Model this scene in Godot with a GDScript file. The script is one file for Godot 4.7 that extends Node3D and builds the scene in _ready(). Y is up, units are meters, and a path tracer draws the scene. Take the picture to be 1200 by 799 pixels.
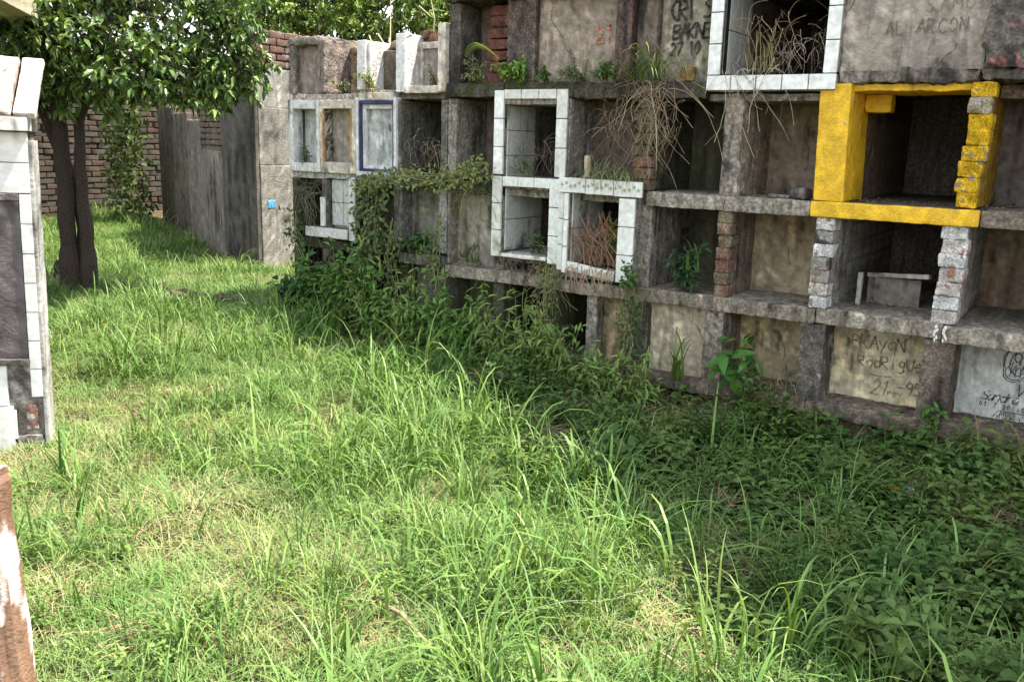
extends Node3D
# An abandoned cemetery: a long wall of burial niches in shade, sunlit rough grass, a tree, a tiled tomb.
# Wall front = plane z = 0, x runs along it (negative = farther from the camera), y up, metres.

var rng := RandomNumberGenerator.new()
var nlo := FastNoiseLite.new()
var nmid := FastNoiseLite.new()
var nfine := FastNoiseLite.new()
var names := {}
var M := {}
var cam_pos := Vector3(0, 1.92, 6.0)
var cam_basis := Basis.from_euler(Vector3(deg_to_rad(-12.434), deg_to_rad(33.697), deg_to_rad(1.577)))

# ------------------------------------------------------------------ helpers
func rnd(a: float, b: float) -> float:
	return rng.randf_range(a, b)

func V(x: float, y: float, z: float) -> Vector3:
	return Vector3(x, y, z)

func px(p: Vector3) -> Vector3:
	var q := cam_basis.transposed() * (p - cam_pos)
	if q.z > -0.05:
		return Vector3(-9999, -9999, -1)
	return Vector3(600.0 + 1058.7 * q.x / -q.z, 399.5 - 1058.7 * q.y / -q.z, -q.z)

func gh(x: float, z: float) -> float:
	var h := 0.27 * smoothstep(-2.0, -7.0, x) * smoothstep(3.6, 0.6, z) + 0.2 * smoothstep(-9.5, -14.0, x) + 0.12 * smoothstep(-9.0, -12.0, x) * smoothstep(0.5, -3.0, z)
	return h + nlo.get_noise_2d(x * 0.5 + 40.0, z * 0.5) * 0.05 + nmid.get_noise_2d(x * 0.6, z * 0.6) * 0.018

func numbered(called: String) -> String:
	var k: int = names.get(called, 0)
	names[called] = k + 1
	return called if k == 0 else "%s_%03d" % [called, k]

func tag(o: Node3D, label: String, category: String, group := "", kind := "") -> Node3D:
	o.set_meta("label", label)
	o.set_meta("category", category)
	if group != "":
		o.set_meta("group", group)
	o.set_meta("kind", kind if kind != "" else "thing")
	return o

func thing(called: String, at: Vector3, label: String, category: String, group := "", yaw := 0.0) -> Node3D:
	var o := Node3D.new()
	o.name = numbered(called)
	add_child(o)
	o.position = at
	o.rotation.y = yaw
	return tag(o, label, category, group)

func origin_of(n: Node) -> Vector3:
	var v := Vector3.ZERO
	while n != self:
		v += (n as Node3D).position
		n = n.get_parent()
	return v

# mesh whose vertices are relative to c (a world point), put under parent
func put(called: String, mesh: Mesh, m: Material, parent: Node, c := Vector3.ZERO) -> MeshInstance3D:
	var o := MeshInstance3D.new()
	o.name = called if parent != self else numbered(called)
	o.mesh = mesh
	o.material_override = m
	parent.add_child(o, true)
	o.position = c - origin_of(parent)
	return o

func sub(called: String, parent: Node, c: Vector3) -> Node3D:
	var o := Node3D.new()
	o.name = called
	parent.add_child(o, true)
	o.position = c - origin_of(parent)
	return o

func smix(a: Color, b: Color, t: float) -> Color:
	return a.lerp(b, clampf(t, 0.0, 1.0))

# what a surface is made of at a world point (stains, mould, chipped paint): k = description
func surf(p: Vector3, k: Dictionary) -> Color:
	var c: Color = k.base
	var n := nlo.get_noise_3d(p.x * 1.6, p.y * 1.6, p.z * 1.6) * 1.5
	var s := nmid.get_noise_3d(p.x * 2.4 + 7.0, p.y * 0.25, p.z * 2.4) * 1.5
	var b := nmid.get_noise_3d(p.x * 1.1, p.y * 1.1 + 31.0, p.z * 1.1) * 1.5
	var f := nfine.get_noise_3d(p.x, p.y, p.z) * float(k.get("fine", 1.0)) * 1.4
	if k.has("alt"):
		c = smix(c, k.alt, (n * 0.9 + b * 0.6 + s * 0.5 + f * 0.5) * 1.1 + 0.4)
	var mold: float = k.get("mold", 0.0)
	var m := clampf((n * 0.5 + s * 0.65 + b * 0.5 + f * 0.35 + mold - 0.42) * 2.6, 0.0, 1.0)
	c = smix(c, k.get("dark", Color(0.034, 0.03, 0.028)), m * 0.88)
	var pale := clampf((b * 0.6 - s * 0.6 + f * 0.5 - mold - 0.42) * 2.5, 0.0, 1.0)
	c = smix(c, c * 1.45, pale * float(k.get("fine", 1.0)))
	var g: float = k.get("green", 0.0)
	if g > 0.0:
		c = smix(c, Color(0.06, 0.075, 0.022), clampf((s * 0.6 - n * 0.5 + f * 0.4 + g - 0.45) * 3.0, 0.0, 0.85))
	if k.has("chip"):
		c = smix(c, k.chipcol, clampf((b * 0.6 + f * 0.8 + n * 0.3 + float(k.chip) - 0.55) * 7.0, 0.0, 1.0))
	return c * (0.92 + 0.36 * f + 0.14 * b * float(k.get("fine", 1.0)))

func axis(h: float, cell: float, r: float, longest := 0.0) -> PackedFloat32Array:
	var a := PackedFloat32Array()
	a.append(-h)
	var lo := -h + r
	var hi := h - r
	if longest > 0.0 and 2.0 * h > longest:      # deep things: fine near the front (+), one span behind
		a.append(lo)
		lo = h - longest
	var n := maxi(1, int(ceil((hi - lo) / cell)))
	for i in n + 1:
		a.append(lo + (hi - lo) * i / n)
	a.append(h)
	return a

# a box with worn edges and an uneven surface
func rbox(c: Vector3, s: Vector3, cell: float, r: float, amp: float, k: Dictionary, deep := 0.55, lean := 0.0) -> ArrayMesh:
	var h := s * 0.5
	r = minf(r, minf(h.x, minf(h.y, h.z)) * 0.6)
	var ax := [axis(h.x, cell, r), axis(h.y, cell, r), axis(h.z, cell, r, deep)]
	var vs := PackedVector3Array()
	var ns := PackedVector3Array()
	var cs := PackedColorArray()
	var ix := PackedInt32Array()
	var inner := h - Vector3(r, r, r)
	for f in 6:
		var d: int = f >> 1
		var sgn := 1.0 if f & 1 else -1.0
		var u: int = (d + 1) % 3
		var w: int = (d + 2) % 3
		var au: PackedFloat32Array = ax[u]
		var aw: PackedFloat32Array = ax[w]
		var nu := au.size()
		var nw := aw.size()
		var start := vs.size()
		for i in nu:
			for j in nw:
				var p := Vector3.ZERO
				p[d] = h[d] * sgn
				p[u] = au[i]
				p[w] = aw[j]
				var q := p.clamp(-inner, inner)
				var n := (p - q).normalized()
				var wp := c + p
				var disp := (nfine.get_noise_3d(wp.x, wp.y, wp.z) * 0.8 + nmid.get_noise_3d(wp.x * 0.9, wp.y * 0.9, wp.z * 0.9) * 0.9) * amp
				var v := q + n * (r + disp)
				v.x += lean * v.y
				vs.append(v)
				ns.append(Vector3.ZERO)
				cs.append(surf(wp, k))
		for i in nu - 1:
			for j in nw - 1:
				var a := start + i * nw + j
				var b := a + nw
				var t: Array = [a, a + 1, b, b, a + 1, b + 1] if sgn > 0 else [a, b, a + 1, b, b + 1, a + 1]
				for e in t:
					ix.append(e)
				var nn := (vs[b] - vs[a]).cross(vs[a + 1] - vs[a]) * sgn
				var nm := (vs[b + 1] - vs[a + 1]).cross(vs[b + 1] - vs[b]) * sgn
				ns[a] += nn
				ns[b] += nn + nm
				ns[a + 1] += nn + nm
				ns[b + 1] += nm
	for i in ns.size():
		ns[i] = ns[i].normalized()
	return arr(vs, ns, cs, ix)

func arr(vs: PackedVector3Array, ns: PackedVector3Array, cs: PackedColorArray, ix: PackedInt32Array) -> ArrayMesh:
	var a := []
	a.resize(Mesh.ARRAY_MAX)
	a[Mesh.ARRAY_VERTEX] = vs
	a[Mesh.ARRAY_NORMAL] = ns
	a[Mesh.ARRAY_COLOR] = cs
	if ix.size():
		a[Mesh.ARRAY_INDEX] = ix
	var m := ArrayMesh.new()
	m.add_surface_from_arrays(Mesh.PRIMITIVE_TRIANGLES, a)
	return m

# box given by its corners in wall coordinates
func wb(called: String, parent: Node, x0: float, x1: float, y0: float, y1: float, z0: float, z1: float, k: Dictionary, m: Material, amp := 0.003, r := 0.008, cell := 0.028, lean := 0.0) -> MeshInstance3D:
	if x1 > -3.3 and cell < 0.03 and called != "tile":
		cell = 0.018
	var c := Vector3((x0 + x1) * 0.5, (y0 + y1) * 0.5, (z0 + z1) * 0.5)
	return put(called, rbox(c, Vector3(x1 - x0, y1 - y0, z1 - z0), cell, r, amp, k, 0.55, lean), m, parent, c)

# ---- collector for leaves, stems, blades
class Geo:
	var vs := PackedVector3Array()
	var ns := PackedVector3Array()
	var cs := PackedColorArray()
	func tri(a: Vector3, b: Vector3, c: Vector3, col: Color) -> void:
		var n := (c - a).cross(b - a).normalized()
		vs.append(a); vs.append(b); vs.append(c)
		ns.append(n); ns.append(n); ns.append(n)
		cs.append(col); cs.append(col); cs.append(col)
	# folded leaf: base, two sides, tip; dir along the leaf, up = its face
	func leaf(p: Vector3, dir: Vector3, up: Vector3, l: float, w: float, col: Color, fold := 0.25, droop := 0.25) -> void:
		dir = dir.normalized()
		var side := dir.cross(up).normalized()
		up = side.cross(dir).normalized()
		var m1 := p + dir * l * 0.35 - up * l * droop * 0.1
		var m2 := p + dir * l * 0.7 - up * l * droop * 0.4
		var tip := p + dir * l - up * l * droop
		var l1 := m1 + side * w * 0.5 + up * w * fold
		var r1 := m1 - side * w * 0.5 + up * w * fold
		var l2 := m2 + side * w * 0.36 + up * w * fold * 0.7
		var r2 := m2 - side * w * 0.36 + up * w * fold * 0.7
		tri(p, l1, m1, col); tri(p, m1, r1, col)
		tri(m1, l1, l2, col); tri(m1, l2, m2, col)
		tri(m1, m2, r2, col); tri(m1, r2, r1, col)
		tri(m2, l2, tip, col); tri(m2, tip, r2, col)
	# grass blade bending over
	func blade(p: Vector3, dir: Vector3, l: float, w: float, bend: float, col: Color, col2: Color, seg := 4) -> void:
		var d := dir.normalized()
		var out := Vector3(d.x, 0, d.z)
		if out.length() < 0.02:
			out = Vector3(1, 0, 0)
		out = out.normalized()
		var side := out.cross(Vector3.UP).normalized()
		var a := p
		var step := l / seg
		var last_l := p + side * w * 0.35
		var last_r := p - side * w * 0.35
		for i in seg:
			d = (d + (out * 0.35 - Vector3.UP * 0.85) * bend / seg * (0.4 + i)).normalized()
			a += d * step
			var t := float(i + 1) / seg
			var ww := w * 0.5 * (1.0 - t * t) * (1.0 if i else 1.05)
			var nl := a + side * ww
			var nr := a - side * ww
			var c := col.lerp(col2, t)
			if i == seg - 1:
				tri(last_l, a, last_r, c)
			else:
				tri(last_l, nl, last_r, c)
				tri(last_r, nl, nr, c)
			last_l = nl
			last_r = nr
	# stem or branch through points with radii
	func tube(pts: Array, rads: Array, sides: int, col: Color) -> void:
		var prev := []
		for i in pts.size():
			var t: Vector3 = (pts[mini(i + 1, pts.size() - 1)] - pts[maxi(i - 1, 0)]).normalized()
			var u := t.cross(Vector3(0.31, 0.2, 0.93)).normalized()
			var v := t.cross(u)
			var ring := []
			for s in sides:
				var a := TAU * s / sides
				ring.append(pts[i] + (u * cos(a) + v * sin(a)) * rads[i])
			if i:
				for s in sides:
					var s2 := (s + 1) % sides
					tri(prev[s], ring[s], prev[s2], col)
					tri(prev[s2], ring[s], ring[s2], col)
			prev = ring
	func mesh() -> ArrayMesh:
		var a := []
		a.resize(Mesh.ARRAY_MAX)
		a[Mesh.ARRAY_VERTEX] = vs
		a[Mesh.ARRAY_NORMAL] = ns
		a[Mesh.ARRAY_COLOR] = cs
		var m := ArrayMesh.new()
		m.add_surface_from_arrays(Mesh.PRIMITIVE_TRIANGLES, a)
		return m

func shade_of(c: Color, amount: float) -> Color:   # natural leaf-to-leaf variation
	var f := 1.0 + rnd(-amount, amount)
	return Color(c.r * f * (1.0 + rnd(-0.1, 0.15)), c.g * f, c.b * f)

func rdir() -> Vector3:
	while true:
		var v := Vector3(rnd(-1, 1), rnd(-1, 1), rnd(-1, 1))
		if v.length() < 1.0 and v.length() > 0.05:
			return v.normalized()
	return Vector3.UP

# ------------------------------------------------------------------ materials
func noise_tex(freq: float, oct: int, lo: float, hi: float, normal := false, strength := 4.0, kind := FastNoiseLite.TYPE_SIMPLEX_SMOOTH, sd := 1) -> NoiseTexture2D:
	var n := FastNoiseLite.new()
	n.seed = sd
	n.noise_type = kind
	n.frequency = freq
	n.fractal_octaves = oct
	var t := NoiseTexture2D.new()
	t.width = 512
	t.height = 512
	t.seamless = true
	t.noise = n
	t.as_normal_map = normal
	t.bump_strength = strength
	if not normal:
		var g := Gradient.new()
		g.set_color(0, Color(lo, lo, lo))
		g.set_color(1, Color(hi, hi, hi))
		t.color_ramp = g
	return t

func mat(called: String, rough: float, tex: Texture2D, nrm: Texture2D, scale: float, depth := 1.0, spec := 0.4) -> StandardMaterial3D:
	var m := StandardMaterial3D.new()
	m.resource_name = called
	m.vertex_color_use_as_albedo = true
	m.roughness = rough
	m.metallic_specular = spec
	if tex or nrm:
		m.uv1_triplanar = true
		m.uv1_world_triplanar = true
		m.uv1_scale = Vector3(scale, scale, scale)
	m.albedo_texture = tex
	if nrm:
		m.normal_enabled = true
		m.normal_texture = nrm
		m.normal_scale = depth
	M[called] = m
	return m

func leafmat(called: String, rough: float, back: Color, spec := 0.5) -> StandardMaterial3D:
	var m := StandardMaterial3D.new()
	m.resource_name = called
	m.vertex_color_use_as_albedo = true
	m.roughness = rough
	m.metallic_specular = spec
	m.cull_mode = BaseMaterial3D.CULL_DISABLED
	m.backlight_enabled = true
	m.backlight = back
	M[called] = m
	return m

func materials() -> void:
	nlo.seed = 11; nlo.frequency = 0.9; nlo.fractal_octaves = 3
	nmid.seed = 23; nmid.frequency = 4.0; nmid.fractal_octaves = 4
	nfine.seed = 5; nfine.frequency = 13.0; nfine.fractal_octaves = 2
	var grain := noise_tex(0.035, 6, 0.58, 1.1, false, 1.0, FastNoiseLite.TYPE_SIMPLEX_SMOOTH, 3)
	var grain_n := noise_tex(0.045, 5, 0, 1, true, 9.0, FastNoiseLite.TYPE_SIMPLEX_SMOOTH, 3)
	var pit_n := noise_tex(0.03, 4, 0, 1, true, 12.0, FastNoiseLite.TYPE_CELLULAR, 8)
	var soft := noise_tex(0.03, 5, 0.86, 1.03, false, 1.0, FastNoiseLite.TYPE_SIMPLEX_SMOOTH, 9)
	mat("concrete", 0.93, grain, grain_n, 1.7, 0.4, 0.3)
	mat("rubble", 0.96, grain, pit_n, 2.3, 0.8, 0.25)
	mat("brick", 0.92, grain, grain_n, 3.1, 1.0, 0.3)
	mat("paint", 0.62, soft, grain_n, 2.2, 0.45, 0.45)
	mat("tile", 0.28, soft, null, 1.3, 1.0, 0.5)
	mat("plaster", 0.85, soft, grain_n, 1.4, 0.4, 0.35)
	mat("soil", 0.97, grain, pit_n, 1.1, 1.0, 0.2)
	mat("bark", 0.95, grain, pit_n, 2.8, 1.3, 0.2)
	for q in [["concrete", 5.0, 0.9, 21, 0.52], ["plaster", 3.4, 0.55, 33, 0.56], ["rubble", 2.2, 1.2, 44, 0.5]]:
		var n := FastNoiseLite.new()
		n.seed = q[3]
		n.frequency = 0.012
		n.fractal_octaves = 6
		n.fractal_gain = 0.6
		var t := NoiseTexture2D.new()
		t.width = 1024
		t.height = 1024
		t.seamless = true
		t.noise = n
		var g := Gradient.new()
		g.offsets = PackedFloat32Array([0.0, q[4], q[4] + 0.07, q[4] + 0.16, 1.0])
		g.colors = PackedColorArray([Color(0.2, 0.17, 0.15, 0.0), Color(0.2, 0.17, 0.15, 0.0), Color(0.26, 0.235, 0.21, 0.22), Color(0.21, 0.19, 0.175, 0.36), Color(0.13, 0.12, 0.11, 0.65)])
		t.color_ramp = g
		var mm: StandardMaterial3D = M[q[0]]
		mm.detail_enabled = true
		mm.detail_albedo = t
		mm.detail_blend_mode = BaseMaterial3D.BLEND_MODE_MIX
		mm.detail_uv_layer = BaseMaterial3D.DETAIL_UV_2
		mm.uv2_triplanar = true
		mm.uv2_world_triplanar = true
		mm.uv2_scale = Vector3(q[1], q[2], q[1]) * 0.22
	mat("ink", 0.9, null, null, 1.0)
	mat("stem", 0.8, null, null, 1.0)
	leafmat("grass", 0.5, Color(0.6, 0.6, 0.36), 0.4)
	leafmat("leaf", 0.55, Color(0.5, 0.6, 0.3), 0.32)
	leafmat("gloss_leaf", 0.33, Color(0.5, 0.55, 0.25), 0.5)
	leafmat("straw", 0.8, Color(0.3, 0.3, 0.2), 0.3)

# surface descriptions (linear base colours)
func K(base: Color, mold := 0.0, more := {}) -> Dictionary:
	var d := {"base": base, "mold": mold}
	d.merge(more, true)
	return d

var C_GREY := Color(0.37, 0.33, 0.28)
var C_BEIGE := Color(0.40, 0.335, 0.24)
var C_OCHRE := Color(0.36, 0.27, 0.15)
var C_BROWN := Color(0.25, 0.185, 0.135)
var C_WHITE := Color(0.8, 0.81, 0.79)
var C_YELLOW := Color(0.74, 0.44, 0.02)
var C_BRICK := Color(0.30, 0.13, 0.085)
var C_DARK := Color(0.07, 0.062, 0.058)

# ------------------------------------------------------------------ lettering by hand-drawn strokes
var FONT := {
	"A": [[0,0,.5,1.4],[.5,1.4,1,0],[.2,.5,.8,.5]], "B": [[0,0,0,1.4,.7,1.25,.7,.85,.05,.75,.8,.6,.8,.15,0,0]], "C": [[.9,1.2,.5,1.4,.1,1,.1,.4,.5,0,.9,.15]],
	"D": [[0,0,0,1.4,.6,1.25,.9,.7,.6,.1,0,0]], "E": [[.8,1.4,0,1.4,0,0,.8,0],[0,.7,.6,.7]], "G": [[.9,1.2,.5,1.4,.1,1,.1,.4,.5,0,.9,.2,.9,.6,.55,.6]], "I": [[.4,0,.4,1.4]],
	"K": [[0,0,0,1.4],[.8,1.4,.05,.7,.85,0]], "L": [[0,1.4,0,0,.8,0]], "M": [[0,0,.1,1.4,.5,.5,.9,1.4,1,0]], "N": [[0,0,0,1.4,.85,0,.85,1.4]], "O": [[.5,1.4,.1,1.05,.1,.35,.5,0,.9,.35,.9,1.05,.5,1.4]],
	"R": [[0,0,0,1.4,.7,1.25,.7,.85,.05,.7,.85,0]], "S": [[.85,1.2,.45,1.4,.1,1.1,.2,.8,.75,.6,.85,.25,.45,0,.05,.15]], "T": [[.5,0,.5,1.4],[0,1.4,1,1.4]], "U": [[.05,1.4,.05,.3,.45,0,.85,.3,.85,1.4]],
	"V": [[0,1.4,.45,0,.95,1.4]], "Y": [[0,1.4,.45,.75,.9,1.4],[.45,.75,.45,0]], "Z": [[0,1.4,.85,1.4,0,0,.85,0]], "1": [[.15,1.1,.45,1.4,.45,0]], "2": [[.05,1.1,.4,1.4,.8,1.1,.7,.7,.05,0,.85,0]],
	"0": [[.45,1.4,.1,.9,.1,.4,.45,0,.8,.4,.8,.9,.45,1.4]], "3": [[.1,1.3,.6,1.35,.75,1.0,.35,.75,.8,.5,.6,.05,.05,.1]], "5": [[.8,1.4,.15,1.4,.1,.8,.6,.85,.85,.45,.6,.05,.05,.1]], "7": [[.05,1.4,.85,1.4,.3,0]],
	"9": [[.8,.9,.45,.65,.1,.95,.4,1.4,.8,1.2,.75,.5,.5,0]], "-": [[.1,.7,.8,.7]], "y": [[0,1.0,.4,.35],[.85,1.0,.3,-.4]], "d": [[.85,1.4,.85,0],[.85,.7,.4,.9,.05,.5,.35,.05,.85,.25]], "g": [[.8,.9,.4,1,.1,.6,.4,.3,.8,.6],[.8,1,.8,-.2,.4,-.4,.1,-.2]],
	"i": [[.4,.9,.4,0],[.4,1.2,.42,1.25]], "l": [[.3,1.4,.3,.2,.6,0]], "n": [[.05,0,.1,.9],[.1,.7,.5,.95,.8,.7,.8,0]], "a": [[.8,.9,.3,.9,.05,.4,.35,.02,.8,.4],[.8,.9,.85,0]], "r": [[.05,0,.1,.9],[.1,.6,.5,.95,.8,.85]], "v": [[.05,.9,.4,0,.8,.9]], "o": [[.45,.9,.1,.6,.15,.15,.5,0,.8,.35,.75,.8,.45,.9]],
	"e": [[.1,.5,.8,.55,.6,.9,.2,.8,.08,.35,.4,0,.8,.15]],
}

func stroke(g: Geo, pts: PackedVector2Array, o: Vector3, w: float, col: Color) -> void:
	for i in pts.size() - 1:
		var a := pts[i]
		var b := pts[i + 1]
		var n := maxi(1, int((b - a).length() / 0.012))
		for j in n:
			var p := a.lerp(b, float(j) / n)
			var q := a.lerp(b, float(j + 1) / n)
			if rng.randf() < 0.06:
				continue
			var d := (q - p).normalized()
			var s := Vector2(-d.y, d.x) * w * 0.5 * rnd(0.65, 1.25)
			p -= d * w * 0.25
			q += d * w * 0.25
			var z0 := Vector3(0, 0, 0)
			var v := [o + Vector3(p.x + s.x, p.y + s.y, 0), o + Vector3(q.x + s.x, q.y + s.y, 0), o + Vector3(q.x - s.x, q.y - s.y, 0), o + Vector3(p.x - s.x, p.y - s.y, 0)]
			var cc := shade_of(col, 0.25)
			g.tri(v[0], v[1], v[2], cc)
			g.tri(v[0], v[2], v[3], cc)

# each letter is a mesh of its own: gs collects one Geo a letter
func write(gs: Array, text: String, at: Vector2, size: float, pitch: float, w: float, col: Color, slope := 0.0, slant := 0.0, messy := 0.06) -> void:
	var x := at.x
	var i := 0
	for ch in text:
		if FONT.has(ch):
			var g := Geo.new()
			gs.append(g)
			for st in FONT[ch]:
				var pts := PackedVector2Array()
				for k in range(0, st.size(), 2):
					var lx: float = st[k] + rnd(-messy, messy)
					var ly: float = st[k + 1] + rnd(-messy, messy)
					pts.append(Vector2(x + (lx * 0.62 + ly * slant) * size, at.y + slope * (x - at.x) + ly * size * 0.72 + rnd(-0.003, 0.003)))
				stroke(g, pts, Vector3.ZERO, w, col)
		x += pitch * size * (1.0 + rnd(-messy, messy))
		i += 1

# ------------------------------------------------------------------ niche wall
func pillar_bricks(parent: Node, x0: float, x1: float, y0: float, y1: float, n: int, ks: Array, core: Dictionary, ragged := 0.012, lean := 0.0) -> void:
	var xm := (x0 + x1) * 0.5
	var p := sub("pillar", parent, V(xm, y0, 0))
	wb("mortar_core", p, x0 + 0.012, x1 - 0.012, y0, y1, -2.0, -0.006, core, M.rubble, 0.008, 0.01, 0.03)
	var h := (y1 - y0) / n
	for i in n:
		var w := (x1 - x0) + rnd(-ragged, ragged) * 0.7
		var c := V(xm + rnd(-ragged, ragged) * 0.7 + lean * (i - n * 0.5) * h, y0 + h * (i + 0.5), -0.055 + rnd(-0.008, 0.008))
		var s := V(w, h - rnd(-0.001, 0.006), 0.13)
		var b := put("brick", rbox(c, s, 0.016, 0.009, 0.009, ks[i % ks.size()]), M.brick, p, c)
		b.rotation = V(rnd(-0.03, 0.03), rnd(-0.05, 0.05), rnd(-0.03, 0.03))

func tile(parent: Node, x0: float, x1: float, y0: float, y1: float, z: float, k: Dictionary, gap := 0.003) -> MeshInstance3D:
	var o := wb("tile", parent, x0 + gap, x1 - gap, y0 + gap, y1 - gap, z - 0.022, z, k, M.tile, 0.0008, 0.003, 0.03)
	o.rotation = V(rnd(-0.008, 0.008), rnd(-0.012, 0.012), rnd(-0.006, 0.006))
	return o

func tile_run(parent: Node, x0: float, x1: float, y0: float, y1: float, z: float, n: int, upright: bool, k: Dictionary) -> void:
	for i in n:
		if upright:
			tile(parent, x0, x1, lerpf(y0, y1, float(i) / n), lerpf(y0, y1, float(i + 1) / n), z, k)
		else:
			tile(parent, lerpf(x0, x1, float(i) / n), lerpf(x0, x1, float(i + 1) / n), y0, y1, z, k)

# tiles on the inner left face of a niche (faces +x)
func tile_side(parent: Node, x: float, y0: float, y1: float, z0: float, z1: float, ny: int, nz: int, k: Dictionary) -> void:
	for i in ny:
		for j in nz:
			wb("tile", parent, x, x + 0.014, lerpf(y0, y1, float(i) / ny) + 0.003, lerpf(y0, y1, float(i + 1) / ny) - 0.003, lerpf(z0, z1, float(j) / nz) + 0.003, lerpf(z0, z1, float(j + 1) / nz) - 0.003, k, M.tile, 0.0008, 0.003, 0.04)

# a row: pillars [x0, x1, style], between them bays [recess, surface]
func niche_row(b: Node, y0: float, y1: float, pillars: Array, bays: Array) -> Array:
	var panels := []
	for i in pillars.size():
		var p: Array = pillars[i]
		if p.size() > 2 and p[2] is Dictionary:
			wb("pillar", b, p[0], p[1], y0, y1, -2.0, rnd(-0.01, 0.012), p[2], M.concrete if p.size() < 4 else p[3], 0.005 if p.size() < 4 else 0.012, 0.009, 0.024)
		if i < bays.size():
			var q: Array = pillars[i + 1]
			var bay: Array = bays[i]
			if bay[0] < 1.9:
				panels.append(wb("closing_panel", b, p[1] - 0.02, q[0] + 0.02, y0 - 0.01, y1 + 0.01, -bay[0] - 0.08, -bay[0], bay[1], M.plaster, 0.003, 0.005, 0.024))
			else:
				panels.append(null)
	return panels

func shelf_run(b: Node, y0: float, y1: float, xs: Array, front: float, k: Dictionary, amp := 0.012, called := "shelf") -> void:
	for i in xs.size() - 1:
		var j := rnd(-0.008, 0.008)
		wb(called, b, xs[i] + 0.002, xs[i + 1] - 0.002, y0 + j, y1 + j, -2.0, front + rnd(-0.008, 0.008), k, M.concrete, amp * 0.55, 0.009, 0.022)

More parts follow.
